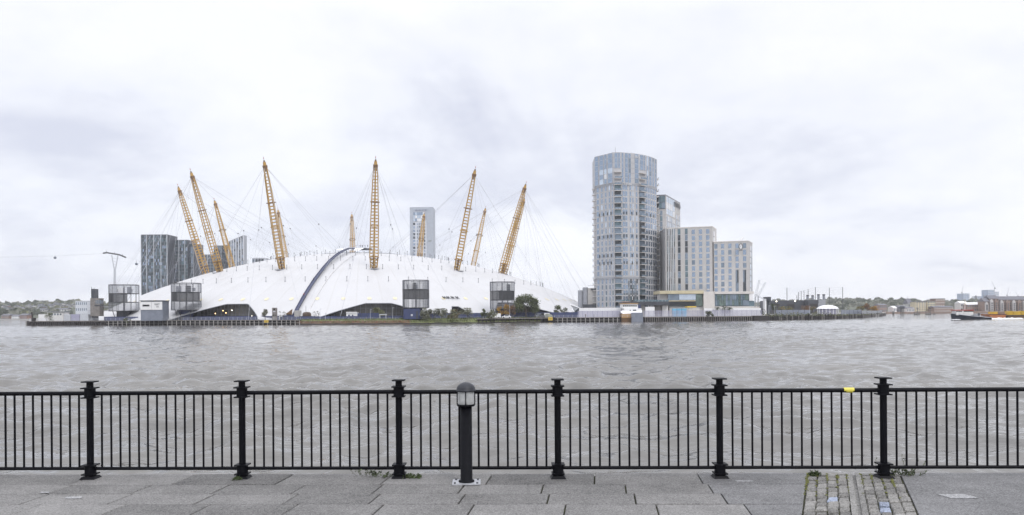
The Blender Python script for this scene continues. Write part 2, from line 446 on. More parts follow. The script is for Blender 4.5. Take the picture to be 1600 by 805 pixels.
# ------------------------------------------------------------------ railing
rail = thing('railing', 'black metal riverside railing with capped square posts', 'railing', (0, fence_y(0), PAV))
SP = 1.927
post_x = []
for px_ in (-96, 140.5, 378, 623, 871, 1124, 1380, 1640):
    x = 0.
    for _ in range(4): x = GX(px_, fence_y(x), PAV+1.1)
    post_x.append(x)
post_x = [post_x[0]-SP*i for i in (3, 2, 1)] + post_x + [post_x[-1]+SP*i for i in (1, 2, 3)]
RT, RB = 1.045, .12
def post_mesh(x):
    y = fence_y(x); mb = MB(); z = PAV; m = 'black_paint'
    def bx(z0, z1, w0): mb.tube((x, y, z+z0), (x, y, z+z1), w0/2, m, 20)
    bx(.03, .155, .132); bx(.175, .99, .080); bx(1.0025, 1.105, .128); bx(1.12, 1.1825, .080)
    mb.raw([(x+sx*a, y+sy*a, z+h) for h, a in ((0.0, .092), (.03, .072)) for sx, sy in ((-1, -1), (1, -1), (1, 1), (-1, 1))],
           [(0, 1, 5, 4), (1, 2, 6, 5), (2, 3, 7, 6), (3, 0, 4, 7), (4, 5, 6, 7)], m)
    return mb
for i, x in enumerate(post_x):
    y = fence_y(x); z = PAV
    po = post_mesh(x).build('post', rail)
    for zz, w_ in ((.055, .155), (.165, .157), (.995, .152), (1.1125, .157), (1.19, .147)):
        mb = MB(); mb.box((x, y, z+zz), (w_, w_, .015), 'black_paint'); mb.build('collar_plate', po)
def rpt(x, h): return (x, fence_y(x), PAV+h)
bars = 0
for i in range(len(post_x)-1):
    x0, x1 = post_x[i], post_x[i+1]
    sag = rng.uniform(-.004, .004)
    mb = MB(); mb.tube(rpt(x0+.06, RT), rpt(x1-.06, RT+sag), .0255, 'black_paint', 12); mb.build('top_rail', rail)
    mb = MB(); mb.tube(rpt(x0+.06, RB), rpt(x1-.06, RB), .021, 'black_paint', 12); mb.build('bottom_rail', rail)
    loose = None
    for k in range(15):
        x = x0+(x1-x0)*(.078+.0607*k)
        px = PXof(x, fence_y(x), 3.2)
        tgt = None
        if -14 < px < 1614 and bars < 106:
            mb = MB(); mb.tube(rpt(x+rng.uniform(-.002, .002), RB+.01), rpt(x, RT-.01), .0125, 'black_paint', 8); mb.build('baluster', rail); bars += 1
        else:
            if loose is None: loose = MB()
            loose.tube(rpt(x, RB+.01), rpt(x, RT-.01), .0125, 'black_paint', 8)
    if loose: tag(loose.build('baluster_run', rail), kind='stuff')
xt = GX(1326, fence_y(4.1), PAV+RT)
mb = MB(); mb.tube(rpt(xt-.06, RT+.003), rpt(xt+.06, RT+.003), .0275, 'tape_yellow', 14); mb.tube(rpt(xt-.035, RT-.003), rpt(xt+.045, RT-.004), .0285, 'tape_yellow', 14)
tag(mb.build('tape_patch', rail), 'yellow tape wrapped round the top rail')
# ------------------------------------------------------------------ bollard light
bd = 9.05; bx_ = GX(729, bd, PAV)
bol = thing('bollard_light', 'black bollard lamp with domed cap and square foot plate', 'bollard', (bx_, bd, PAV+.004))
zb = PAV+.004
mb = MB(); mb.box((bx_, bd, zb+.006), (.33, .27, .012), 'galvanised', R(2)); bp_ = mb.build('base_plate', bol)
for sx in (-1, 1):
    for sy in (-1, 1):
        mb = MB(); mb.tube((bx_+sx*.13, bd+sy*.1, zb+.012), (bx_+sx*.13, bd+sy*.1, zb+.026), .013, 'dark_steel', 6, smooth=False); mb.build('bolt', bp_)
mb = MB(); mb.lathe((bx_, bd, zb), [(.093, .0125), (.093, .028), (.0705, .030), (.0695, .9), (.0, .9)], 'black_paint', 40); mb.build('column', bol)
mb = MB(); mb.lathe((bx_, bd, zb), [(.0, .902), (.100, .902), (.108, .914), (.108, .926), (.0, .926)], 'black_paint', 40); mb.build('lamp_seat', bol)
mb = MB(); mb.lathe((bx_, bd, zb), [(.094, .927), (.097, 1.0), (.097, 1.078)], 'bollard_glass', 40); gl = mb.build('lamp_glass', bol)
nt, N, L, b = nodes_of('bollard_glass'); b.inputs['Transmission Weight'].default_value = .55; b.inputs['IOR'].default_value = 1.2
mb = MB(); mb.tube((bx_, bd, zb+.93), (bx_, bd, zb+1.0), .03, 'white_paint', 16); mb.tube((bx_, bd, zb+1.0), (bx_, bd, zb+1.055), .036, 'pale_steel', 16); mb.build('lamp_core', bol)
for k in range(4):
    a = k*math.pi/2+R(-90+2)
    mb = MB(); mb.box((bx_+.104*math.cos(a), bd+.104*math.sin(a), zb+1.0), (.012, .011, .16), 'black_paint', a); mb.build('cage_bar', bol)
mb = MB(); prof = [(0, 1.078), (.115, 1.078), (.117, 1.092)] + [(.112*math.cos(t), 1.092+.092*math.sin(t)) for t in np.linspace(0.05, math.pi/2, 10)]
mb.lathe((bx_, bd, zb), [(max(r_, .0003), z_) for r_, z_ in prof], 'bollard_cap', 40); mb.build('cap', bol)
# ------------------------------------------------------------------ weeds at the quay edge
def weed(label, px, D, n, spread, h, seed):
    g = random.Random(seed); x0 = GX(px, D, PAV); st = MB(); lf = MB()
    for i in range(n):
        x = x0+g.gauss(0, spread); y = D+g.gauss(0, .02); z = PAV+.004; a = g.uniform(0, 6.28); hh = h*g.uniform(.4, 1.15)
        d = Vector((math.cos(a)*.7, math.sin(a)*.4, 1)).normalized(); p = Vector((x, y, z)); pts = [p]
        for k in range(3):
            d = (d+Vector((g.gauss(0, .25), g.gauss(0, .2), -.12))).normalized(); p = p+d*hh/3; pts.append(p)
        st.path(pts, .0016, 'weed_stem', 4)
        for q in pts[1:]+[(pts[1]+pts[2])/2, (pts[2]+pts[3])/2]:
            for _ in range(2):
                s = g.uniform(.008, .02); n_ = Vector((g.gauss(0, 1), g.gauss(0, 1), g.gauss(.6, .6))).normalized(); t = n_.orthogonal().normalized(); bt = n_.cross(t)
                c = q+t*s
                lf.face([q, c+bt*s*.45, q+t*2*s, c-bt*s*.45], 'weed_leaf')
    o = thing('weed', label, 'weed', (x0, D, PAV), group='weeds rooted along the paving edge')
    st.build('stem', o); lf.build('leaf_cluster', o)
fy = lambda px: fence_y(GX(px, 9.4, PAV))
weed('low spreading green weed tuft hugging the foot of the railing post just before the bollard', 642, fy(642)-.03, 34, .06, .05, 1)
weed('straggly weed sprig poking through the balusters well short of the tufted post', 568, fy(568)+.06, 7, .035, .22, 2)
weed('thin weed sprouts under the bottom rail next to the tufted post', 606, fy(606)+.02, 8, .05, .07, 3)
weed('tiny single weed shoot between balusters and edge', 585, fy(585)+.05, 9, .04, .11, 4)
weed('small flat weed in a joint beside the second visible railing post', 372, fy(372)-.12, 10, .03, .03, 5)
weed('row of wiry weeds running past the railing post above the setts', 1412, fy(1412)+.08, 26, .13, .10, 6)
weed('tall wiry weed sprig reaching over the bottom rail beyond the setts', 1418, fy(1418)+.1, 5, .05, .26, 7)
weed('weed shoot behind the base of the post above the setts', 1372, fy(1372)+.08, 7, .03, .2, 8)
weed('yellow green moss tuft at the corner of the sett strip', 1272, fy(1272)+.12, 40, .03, .035, 9)
# ------------------------------------------------------------------ far bank: land, river wall
BANK = [(-30, 394), (40, 392), (165, 385), (300, 372), (467, 347), (600, 343), (745, 352), (830, 372), (980, 370), (1190, 386), (1290, 415), (1350, 470), (1384, 613)]
def bankD(px):
    for (a, da), (b, db) in zip(BANK[:-1], BANK[1:]):
        if px <= b: return da+(db-da)*(px-a)/(b-a)
    return BANK[-1][1]
def BL(px, off=0., z=LAND):
    D = bankD(px)+off
    return (GX(px, D, z), D)
def pxs(a, b, n): return [a+(b-a)*i/n for i in range(n+1)]
mat('grass_ground', (.15, .17, .065), .9, var=.4, scale=.12)
mat('quay_ground', (.22, .215, .205), .9, var=.25, scale=.08)
mat('hill_green', (.085, .095, .06), .9, var=.5, scale=.02)
wall_px = pxs(40, 467, 12)+pxs(467, 840, 12)[1:]+pxs(840, 1384, 20)[1:]
front = [BL(p, 6.0 if not 467 <= p <= 840 else 9.0) for p in wall_px]
back = [(GX(1384, 1150, LAND), 1150), (GX(60, 1150, LAND), 1150)]
mb = MB(); mb.prism(front+back, -1., LAND, 'quay_ground'); tag(mb.build('land'), None, None, None, 'structure')
# timber-faced river wall behind the jetties
def ribbon(mb, pa, pb, z0, z1, off, m, n=24, th=.6):
    pts = [BL(p, off) for p in pxs(pa, pb, n)]; bk = [BL(p, off+th) for p in pxs(pa, pb, n)]
    mb.prism(pts+bk[::-1], z0, z1, m)
mb = MB(); ribbon(mb, 42, 470, -1, 2.3, 5.2, 'black_timber', 30); tag(mb.build('river_wall'), None, None, None, 'structure')
mb = MB(); ribbon(mb, 838, 1384, -1, 2.3, 5.2, 'black_timber', 40); tag(mb.build('river_wall'), None, None, None, 'structure')
# sloping grass bank
mb = MB(); ps = pxs(462, 846, 60); top = []; mid = []; low = []
for i, p in enumerate(ps):
    j = rng.uniform(-.25, .25)
    a = BL(p, 9.2); b = BL(p, 4.5+j*2); c = BL(p, .4+j)
    top.append((a[0], a[1], 2.25)); mid.append((b[0], b[1], 1.75+j*.3)); low.append((c[0], c[1], .55+j*.5))
bot = [(x, y-.2, -1) for x, y, z in low]
mat('shore_weed', (.105, .065, .04), .95, var=.5, scale=.25)
for q, (A, B) in enumerate(((bot, low), (low, mid), (mid, top))):
    for i in range(len(ps)-1): mb.face([A[i], A[i+1], B[i+1], B[i]], ('black_timber', 'shore_weed', 'grass_ground')[q] if not (q == 1 and ps[i] > 640) else 'grass_ground')
tag(mb.build('grass_bank'), None, None, None, 'structure')
mat('grass_blade', (.14, .165, .06), .8, var=.4, scale=.5)
# tufts of grass as one mass
mb = MB(); g = random.Random(3)
for i in range(5200):
    p = g.uniform(464, 844); o_ = g.uniform(1.2, 9.5); x, y = BL(p, o_); z = .6+(2.25-.6)*min(1, o_/8.5)
    h = g.uniform(.25, .75); a = g.uniform(0, 3.14); w_ = g.uniform(.1, .35)
    mb.face([(x-w_*math.cos(a), y-w_*math.sin(a), z-.1), (x+w_*math.cos(a), y+w_*math.sin(a), z-.1), (x+g.gauss(0, .2), y+g.gauss(0, .2), z+h)], 'leaf_rust' if o_ < 3.4 and p < 640 and g.random() < .6 else g.choice(['grass_blade', 'leaf_olive', 'grass_blade']))
tag(mb.build('grass'), 'rough grass on the river bank below the dome', 'grass', None, 'stuff')
# ------------------------------------------------------------------ jetties
def jetty(name, label, pa, pb, step, deck_m, pile_m, solid=None, waler=True, off=.3, ztop=2.3, hts=(1.9, 2.0), r=.17):
    x, y = BL((pa+pb)/2, 2.5)
    o = thing(name, label, 'jetty', (x, y, 0))
    n = max(6, int((pb-pa)/12)); mb = MB()
    f_ = [BL(p, off) for p in pxs(pa, pb, n)]; b_ = [BL(p, off+4.8) for p in pxs(pa, pb, n)]
    mb.prism(f_+b_[::-1], ztop-.35, ztop, deck_m); mb.build('deck', o)
    k = 0; p = pa+step/2
    while p < pb and k < 100:
        x, y = BL(p, off-.05); mb = MB(); mb.tube((x, y, -1), (x, y, rng.uniform(*hts)), r*rng.uniform(.8, 1.2), pile_m, 6); mb.build('pile', o); p += step*rng.uniform(.94, 1.06); k += 1
    if waler:
        for zz in (.95,):
            mb = MB()
            pts = [(*BL(p, off-.3), zz) for p in pxs(pa, pb, n)]
            for a, b in zip(pts[:-1], pts[1:]): mb.tube(a, b, .1, pile_m, 4)
            mb.build('waler', o)
    return o
jetty('timber_jetty', 'long open timber jetty on pale piles before the two caged drums and white hut', 166, 468, 7.1, 'grey_timber', 'pale_timber')
jetty('timber_jetty', 'solid dark timber jetty end sticking out past the slim black stair tower', 45, 165, 3.0, 'grey_timber', 'black_timber', r=.36, waler=False)
jetty('timber_jetty', 'open timber jetty with pale piles beneath the glass tower and grey silos', 868, 968, 7.1, 'grey_timber', 'pale_timber')
jetty('timber_jetty', 'closely piled dark jetty in front of the stepped stone hotel', 1007, 1178, 3.4, 'grey_timber', 'grey_timber', waler=False, r=.22)
jetty('timber_jetty', 'low dark sloping jetty rising from the grass bank to the yellow notice', 745, 862, 6., 'grey_timber', 'black_timber', waler=False, ztop=2.2, hts=(1.2, 1.9))
# planted timber river frontage past the hotel
o = thing('planted_frontage', 'rotting timber frontage topped with green plants beyond the hotel', 'jetty', (*BL(1290, 2), 0))
mb = MB(); f_ = [BL(p, .6) for p in pxs(1192, 1383, 30)]; b_ = [BL(p, 5) for p in pxs(1192, 1383, 30)]
mb.prism(f_+b_[::-1], -1, 1.7, 'black_timber'); mb.build('timber_face', o)
p = 1193; k = 0
while p < 1382 and k < 70:
    x, y = BL(p, .2); mb = MB(); mb.tube((x, y, -1), (x, y, rng.uniform(1.2, 2.9)), rng.uniform(.18, .42), rng.choice(['grey_timber', 'black_timber', 'black_timber']), 6); mb.build('pile', o); p += 2.75*rng.uniform(.8, 1.2); k += 1
mb = MB(); g = random.Random(11)
for i in range(2600):
    p = g.uniform(1193, 1382); x, y = BL(p, g.uniform(.3, 4.8)); z = 1.7+abs(g.gauss(0, .7))*(1.2 if p < 1300 else .6); s = g.uniform(.15, .4)
    n_ = Vector((g.gauss(0, 1), g.gauss(0, 1), g.gauss(0, 1))).normalized(); t = n_.orthogonal().normalized()*s; b2 = n_.cross(t); c = Vector((x, y, z))
    mb.face([c-t-b2*.6, c+t-b2*.6, c+b2], g.choice(['leaf_green', 'leaf_olive', 'leaf_olive', 'leaf_grey']))
mb.build('planting', o)
mb = MB(); x, y = BL(1188, -.2); mb.box((x, y, .7), (7.5, 4, 3.2), 'black_timber'); mb.box((x, y, 2.35), (7.8, 4.2, .16), 'grey_timber')
one(mb, 'timber_dolphin', 'squat dark timber dolphin at the hotel end of the close piled jetty', 'dolphin', (x, y, 0))
# ------------------------------------------------------------------ rails, fences, hoardings on the bank
def guard_rail(label, pa, pb, off, h, step, m, z=LAND+.1, cat='fence', name='guard_rail', r=.05, nr=3, pal=None, slat=.1, gap=.2):
    n = max(2, int((pb-pa)/step)); x, y = BL((pa+pb)/2, off)
    o = thing(name, label, cat, (x, y, z))
    pts = [BL(p, off) for p in pxs(pa, pb, n)]
    for q in pts[:100]:
        mb = MB(); mb.tube((*q, z), (*q, z+h), r, m, 4); mb.build('post', o)
    for k in range(nr):
        zz = z+h*(k+1)/nr-.04 if not pal else z+(h*.12 if k == 0 else h*.88); mb = MB()
        for a, b in zip(pts[:-1], pts[1:]): mb.tube((*a, zz), (*b, zz), r*.7, m, 4)
        mb.build('rail', o)
    if pal:
        mb = MB()
        for a, b in zip(pts[:-1], pts[1:]):
            a_, b_ = Vector((*a, 0)), Vector((*b, 0)); c_ = max(1, int((b_-a_).length/gap))
            for i in range(c_):
                q = a_.lerp(b_, (i+.5)/c_); mb.box((q.x, q.y+.06, z+h*.5), (slat, .03, h), pal)
        tag(mb.build('paling', o), kind='stuff')
    return o
guard_rail('pale metal guard rail along the edge of the jetty before the caged drums', 46, 470, 1.0, 1.35, 7, 'pale_steel', nr=4)
guard_rail('low grey rail along the top of the grass bank below the front of the dome', 472, 838, 9.4, .8, 9, 'pale_steel', nr=2, r=.04)
guard_rail('low pale rail along the open jetty before the grey silos', 838, 1186, .9, 1.15, 7, 'pale_steel', nr=3)
guard_rail('tall lilac palisade fence before the white wall of the glass tower', 903, 1003, 8.5, 3.1, 7.5, 'lilac_rail', name='palisade_fence', nr=2, pal='lilac_rail', slat=.2, gap=.3)
guard_rail('tall lilac palisade fence before the stepped stone hotel', 1006, 1190, 8.5, 3.0, 7.5, 'lilac_rail', name='palisade_fence', nr=2, pal='lilac_rail', slat=.13, gap=.3)
def hoarding(label, pa, pb, off, h, m='blue_hoarding', h2=None, name='hoarding', seg=11.):
    n = max(2, int((pb-pa)/seg)); x, y = BL((pa+pb)/2, off); o = thing(name, label, 'hoarding', (x, y, LAND))
    ps = pxs(pa, pb, n)
    for i, (p, q) in enumerate(zip(ps[:-1], ps[1:])):
        a, b = Vector((*BL(p, off), 0)), Vector((*BL(q, off), 0)); d = b-a; c = (a+b)/2
        hh = h+((h2-h)*(i/(n-1)) if h2 else 0)+rng.uniform(-.05, .05)
        mb = MB(); mb.box((c.x, c.y, LAND+hh/2), (d.length-.06, .12, hh), m, math.atan2(d.y, d.x)); mb.build('panel', o)
        mb = MB(); mb.box((a.x, a.y-.12, LAND+hh/2+.06), (.14, .12, hh+.12), 'dark_steel'); mb.build('post', o)
    return o
hoarding('blue hoarding between the stair tower and the caged drum nearest it', 163, 216, 11, 2.0)
hoarding('blue hoarding with ragged foot below the lit dome entrance', 268, 436, 12, 1.9)
hoarding('dark blue hoarding between the blue walkway and the caged drum by the bushes', 438, 640, 12, 1.55)
hoarding('taller dark blue hoarding before the olive tree in the unlit wide dome entrance', 556, 592, 14.5, 2.9, seg=9)
hoarding('blue hoarding behind the bushes and the big bushy tree', 655, 905, 14, 2.6)
hoarding('bright pale blue site panels beside the hotel podium', 1050, 1073, 13, 4.1, 'pale_blue_panel', seg=7)
# white boundary wall
def wall_thing(label, pa, pb, off, z1, m, th=.8):
    o = MB(); ribbon(o, pa, pb, LAND-.2, z1, off, m, 8, th); x, y = BL((pa+pb)/2, off)
    return one(o, 'boundary_wall', label, 'wall', (x, y, LAND))
wall_thing('long white wall at the foot of the glass tower beside the silos', 905, 972, 13, 6.9, 'white_paint')
wall_thing('white wall piece between dark gaps below the elevated terrace', 1008.5, 1023, 14, 7.2, 'white_paint')
wall_thing('white low base wall under the long glass band tinted with green reflections', 1100, 1189, 13, 6.3, 'white_paint')
# ------------------------------------------------------------------ dome
DC = Vector((-103.5, 530.0, 0)); RS, ZT = 340., E+41.
def dz(r): return ZT-(RS-math.sqrt(max(0, RS*RS-r*r)))
def rof(z): d = ZT-z; return math.sqrt(RS*RS-(RS-d)**2)
def dpt(th, r, z=None):
    return Vector((DC.x-r*math.sin(th), DC.y-r*math.cos(th), dz(r) if z is None else z))
def th_of(px, r=157., z=5.):
    best = min((abs(PXof(*dpt(t, r, z))-px), t) for t in np.linspace(-1.45, 1.45, 1160)); return best[1]
OPEN = []   # (theta0, flat0, flat1, theta1, z)
for a, b, c, d, zt in ((288, 343, 379, 416, 10.0), (500, 571, 614, 676, 9.9), (698, 708, 719, 731, 8.1), (757, 789, 808, 862, 10.3)):
    OPEN.append((th_of(d), th_of(c), th_of(b), th_of(a), zt))
def zedge(th):
    z = LAND+.1
    th = (th+math.pi) % (2*math.pi)-math.pi
    for t0, t1, t2, t3, zt in OPEN:
        if t0 < th < t3:
            k = min(1, (th-t0)/(t1-t0), (t3-th)/(t3-t2)); k = max(0, k)
            z = max(z, LAND+.1+(zt-LAND)*(k**.75 if k < 1 else 1))
    return z
mat('dome_fabric', (.515, .515, .525), .55, var=.035, scale=.05)
nt, N, L, b = nodes_of('dome_fabric')
tc = N.new('ShaderNodeTexCoord'); sp_ = N.new('ShaderNodeSeparateXYZ'); L.new(tc.outputs['Object'], sp_.inputs[0])
def nm(op, a, bb=None):
    n = N.new('ShaderNodeMath'); n.operation = op
    for i, x in enumerate((a, bb)):
        if x is None: continue
        if isinstance(x, (int, float)): n.inputs[i].default_value = x
        else: L.new(x, n.inputs[i])
    return n.outputs[0]
ang = nm('MULTIPLY', nm('ARCTAN2', sp_.outputs[0], sp_.outputs[1]), 72/(2*math.pi))
fr = nm('ABSOLUTE', nm('SUBTRACT', nm('FRACT', ang), .5))     # .5 on a seam
rad = nm('SQRT', nm('ADD', nm('MULTIPLY', sp_.outputs[0], sp_.outputs[0]), nm('MULTIPLY', sp_.outputs[1], sp_.outputs[1])))
dist = nm('MULTIPLY', nm('SUBTRACT', .5, fr), nm('MULTIPLY', rad, 2*math.pi/72))   # metres from seam
seam = nm('SUBTRACT', 1.0, nm('MINIMUM', nm('DIVIDE', dist, .55), 1.0))
nz = N.new('ShaderNodeTexNoise'); nz.inputs['Scale'].default_value = .09; nz.inputs['Detail'].default_value = 6; L.new(tc.outputs['Object'], nz.inputs['Vector'])
wn = N.new('ShaderNodeTexWhiteNoise'); wn.noise_dimensions = '1D'; L.new(nm('FLOOR', ang), wn.inputs['W'])
dirt = nm('ADD', nm('MULTIPLY', seam, .36), nm('MULTIPLY', nm('MAXIMUM', nm('SUBTRACT', nz.outputs['Fac'], .5), 0.0), .55))
dirt = nm('ADD', dirt, nm('MULTIPLY', wn.outputs['Value'], .05))
mxn = N.new('ShaderNodeMix'); mxn.data_type = 'RGBA'; L.new(dirt, mxn.inputs[0])
old = b.inputs['Base Color'].links[0].from_socket; L.new(old, mxn.inputs[6]); mxn.inputs[7].default_value = (.42, .41, .39, 1); L.new(mxn.outputs[2], b.inputs['Base Color'])
dome = thing('domed_arena', 'huge white fabric dome with low entrances cut into its rim', 'arena', (DC.x, DC.y, LAND))
mb = MB(); nth, nr = 720, 46; V = []; rmx = []
for i in range(nth):
    th = 2*math.pi*i/nth; rm = rof(zedge(th)); rmx.append(rm)
    pl = abs(math.sin(36*th))
    for k in range(nr+1):
        r = rm*(k/nr)**.85; p = dpt(th, max(r, .01)); p.z += .45*(pl-.6)*min(1, r/40)*(1 if k < nr else 0); V.append(p)
fs = []
for i in range(nth):
    j = (i+1) % nth
    for k in range(nr): fs.append((i*(nr+1)+k, i*(nr+1)+k+1, j*(nr+1)+k+1, j*(nr+1)+k))
mb.raw(V, fs, 'dome_fabric', True); roof = mb.build('roof', dome)
# recessed entrance fronts with glazing bars, and dark rim
for t0, t1, t2, t3, zt in OPEN:
    n_ = 40; rin = 147.; mb = MB(); rim = MB(); soff = MB()
    ts = [t0+(t3-t0)*i/n_ for i in range(n_+1)]
    A = [dpt(t, rin-1, LAND) for t in ts]; B = [dpt(t, rin-1, max(zedge(t)+.05, dz(rin-1)-.6)) for t in ts]
    for i in range(n_):
        mb.face([A[i+1], A[i], B[i], B[i+1]], 'entry_glass')
        if i % 2 == 0: mb.tube(A[i], B[i], .14, 'grey_steel', 4)
        for zz in (5.0, 7.6): mb.tube(Vector((A[i].x, A[i].y, zz)), Vector((A[i+1].x, A[i+1].y, zz)), .12, 'grey_steel', 4)
        E0, E1 = dpt(ts[i], rof(zedge(ts[i])), zedge(ts[i])), dpt(ts[i+1], rof(zedge(ts[i+1])), zedge(ts[i+1]))
        rim.tube(E0+Vector((0, 0, -.05)), E1+Vector((0, 0, -.05)), .22, 'grey_steel', 5)
    f_ = mb.build('entrance_front', dome); rim.build('entrance_rim', dome)
# yellow seam marks, roof nodes, vents
def disc(mb, c, n, r1, r2, up, m, k=10):
    n = n.normalized(); t = up-n*up.dot(n); t.normalize(); s = n.cross(t)
    pts = [c+n*.06+t*r2*math.sin(6.283*i/k)+s*r1*math.cos(6.283*i/k) for i in range(k)]
    mb.face(pts, m)
dth = 2*math.pi/72
def nrm(th, r): 
    p = dpt(th, r); return (p-Vector((DC.x, DC.y, ZT-RS))).normalized()
for k in range(-18, 19):
    th = k*dth+dth*.5
    if zedge(th) > 9.2 or PXof(*dpt(th, 147)) < 215: pass
    mb = MB(); disc(mb, dpt(th, 147.)+nrm(th, 147)*.25, nrm(th, 147), 1.05, 1.6, Vector((0, 0, 1)), 'faded_yellow'); mb.build('yellow_mark', dome)
nodes = []
for r in (125., 103., 81., 60., 41.):
    for k in range(72):
        if r < 50 and k % 2: continue
        th = (k+.5)*dth; nodes.append(((dpt(th, r)).y, th, r))
nodes.sort(); rest = MB()
for i, (yy, th, r) in enumerate(nodes):
    p = dpt(th, r)+nrm(th, r)*.0
    tgt = MB() if i < 100 else rest
    tgt.tube(p, p+Vector((0, 0, 2.6)), .10, 'dark_steel', 4); tgt.sphere((p.x, p.y, p.z+2.6), .26, 'dark_steel', 3); tgt.sphere((p.x, p.y, p.z+.5), .30, 'grey_steel', 3)
    if i < 100: tgt.build('roof_node', dome)
tag(rest.build('roof_nodes_beyond', dome), kind='stuff')
for px_ in (693.5, 699.8, 706.3, 713):
    p = P(px_, 467.5, 380); th = th_of(px_, 146, dz(146)); q = dpt(th, 146.5); n_ = nrm(th, 146.5); mb = MB(); t = Vector((math.cos(th), -math.sin(th), 0))
    u = n_.cross(t); u = u if u.z > 0 else -u
    c = q+n_*.5
    for a_, b_ in ((-.5, .75), (.5, .75), (-.5, -.1), (.5, -.1), (-.2, -.9)):
        mb.box(c+t*a_*.9+u*b_*1.15, (.5, .25, .5), 'dark_steel', -th)
    mb.tube(c-t*.9+u*1.2, c+t*.9-u*1.2, .13, 'dark_steel', 4); mb.tube(c-t*.9-u*1.1, c-t*.6+u*1.1, .1, 'dark_steel', 4); mb.build('vent', dome)
# far right side porch of the dome
th = th_of(893, 160, 6); q = dpt(-1.26, 163, LAND)
mb = MB(); A = P(889, 475.4, 470); B = P(905, 481, 452); C_ = P(897, 487, 448); D_ = P(905, 490, 452); G_ = P(889, 490, 475)
mb.face([A, B, P(905, 481.5, 466), P(889, 475.9, 484)], 'white_fabric'); mb.tube(A, B, .3, 'white_fabric', 6)
mb.face([A+Vector((0, .5, -.1)), C_+Vector((0, .5, 0)), D_+Vector((0, .5, 0)), B+Vector((0, .5, -.1))], 'glass_dark'); mb.tube(A, C_, .25, 'white_fabric', 6); mb.tube(B, D_, .2, 'grey_steel', 4); mb.build('side_porch', dome)
# coiled white ridge ring round the crown
mb = MB()
for i in range(72):
    a, b_ = i*dth, (i+1)*dth
    mb.tube(dpt(a, 30)+Vector((0, 0, .3)), dpt(b_, 30)+Vector((0, 0, .3)), .25, 'grey_steel', 4)
mb.build('crown_ring', dome)
# entrance lamps
for px_, py_, m_ in ((341.6, 478.2, 'lamp_warm'), (348.5, 485.5, 'lamp_warm'), (362.4, 485, 'lamp_white'), (336.5, 490, 'lamp_warm'), (393.5, 494, 'lamp_white'), (404, 494, 'lamp_white'), (353, 489, 'lamp_warm')):
    th = th_of(px_, 150, 6); D = dpt(th, 151.5).y; c = P(px_, py_, D-.5)
    mb = MB(); mb.sphere((c.x, c.y, c.z), .22, m_, 6); mb.tube((c.x, c.y, c.z+.4), (c.x, c.y+.8, c.z+.5), .07, 'dark_steel', 4)
    mb.build('entrance_lamp', dome)
# ------------------------------------------------------------------ masts
PHI = -.26
MAST_LAB = [
 'tall yellow lattice mast rising nearest, close to upright, at the middle of the dome front',
 'tall yellow lattice mast leaning outward with a shorter mast tip showing just behind its foot',
 'thin topped yellow lattice mast leaning strongly, second from the glass apartment blocks',
 'leaning yellow lattice mast standing closest to the dark glass apartment blocks',
 'shorter leaning yellow lattice mast before the slanted grey fin tower',
 'small distant yellow mast half hidden behind a tall mast foot on the glass block side',
 'small distant upright yellow mast directly behind the top of the blue walkway',
 'small distant yellow mast standing against the pale slab tower behind the dome',
 'small distant leaning yellow mast alone between two tall leaning masts on the hotel side',
 'darker leaning yellow mast overlapping behind the mast nearest the hotel, its tip lower',
 'tall leaning yellow mast nearest the hotel with another mast tucked behind it',
 'tall leaning yellow mast between the caged drum by the bushes and the pale slab tower']
mast = thing('lattice_mast', MAST_LAB[0], 'mast', (0, 0, 0), 0, 'yellow lattice masts ringing the dome')
HB = E+25.4
top = Vector((17.15, 0, 58.4)); Lm = top.length; ax = top.normalized(); side = Vector((0, 1, 0)); oth = ax.cross(side).normalized()
def mp(t, u, v): return ax*(t*Lm)+side*u+oth*v
def hw(t):
    prof = [(0, 1.75), (.10, 2.35), (.45, 2.15), (.8, 1.45), (.94, .95), (1, .55)]
    for (a, x), (b, y) in zip(prof[:-1], prof[1:]):
        if t <= b: return x+(y-x)*(t-a)/(b-a)
    return prof[-1][1]
tl = [i/32*.94 for i in range(33)]
CS = [(1, 0), (0, 1), (-1, 0), (0, -1)]
for a, b in CS:
    mb = MB(); mb.path([mp(t, a*hw(t), b*hw(t)) for t in tl[::4]+[.94]], .30, 'ochre_steel', 5); mb.build('chord', mast)
mb = MB()
for t in tl:
    h = hw(t)
    for i in range(4):
        a, b = CS[i], CS[(i+1) % 4]; mb.tube(mp(t, a[0]*h, a[1]*h), mp(t, b[0]*h, b[1]*h), .235, 'ochre_steel', 4)
mb.build('rung_frame', mast)
mb = MB()
for t0, t1 in ((.0, .035), (.035, .07), (.07, .105)):
    for i in range(4):
        a, b = CS[i], CS[(i+1) % 4]; mb.tube(mp(t0, a[0]*hw(t0), a[1]*hw(t0)), mp(t1, b[0]*hw(t1), b[1]*hw(t1)), .17, 'brown_steel', 4)
mb.tube(mp(0, 0, 0), mp(.11, 0, 0), .6, 'brown_steel', 6); mb.build('foot_bracing', mast)
for t, m_, rr in ((.62, 'brown_steel', 1.35), (.40, 'ochre_steel', 1.08), (.11, 'brown_steel', 1.1)):
    mb = MB(); h = hw(t)*rr; pts = [mp(t, h*math.cos(6.283*i/12), h*math.sin(6.283*i/12)) for i in range(13)]
    mb.path(pts, .24, m_, 4); mb.build('collar', mast)
mb = MB(); mb.tube(mp(.93, 0, 0), mp(.955, 0, 0), 1.25, 'brown_steel', 10, 1.35); mb.tube(mp(.955, 0, 0), mp(.985, 0, 0), .95, 'ochre_steel', 10, .75); mb.tube(mp(.985, 0, 0), mp(1., 0, 0), .5, 'brown_steel', 8, .4); mb.tube(mp(.9, 0, 0), mp(.93, 0, 0), 1., 'brown_steel', 10, 1.1)
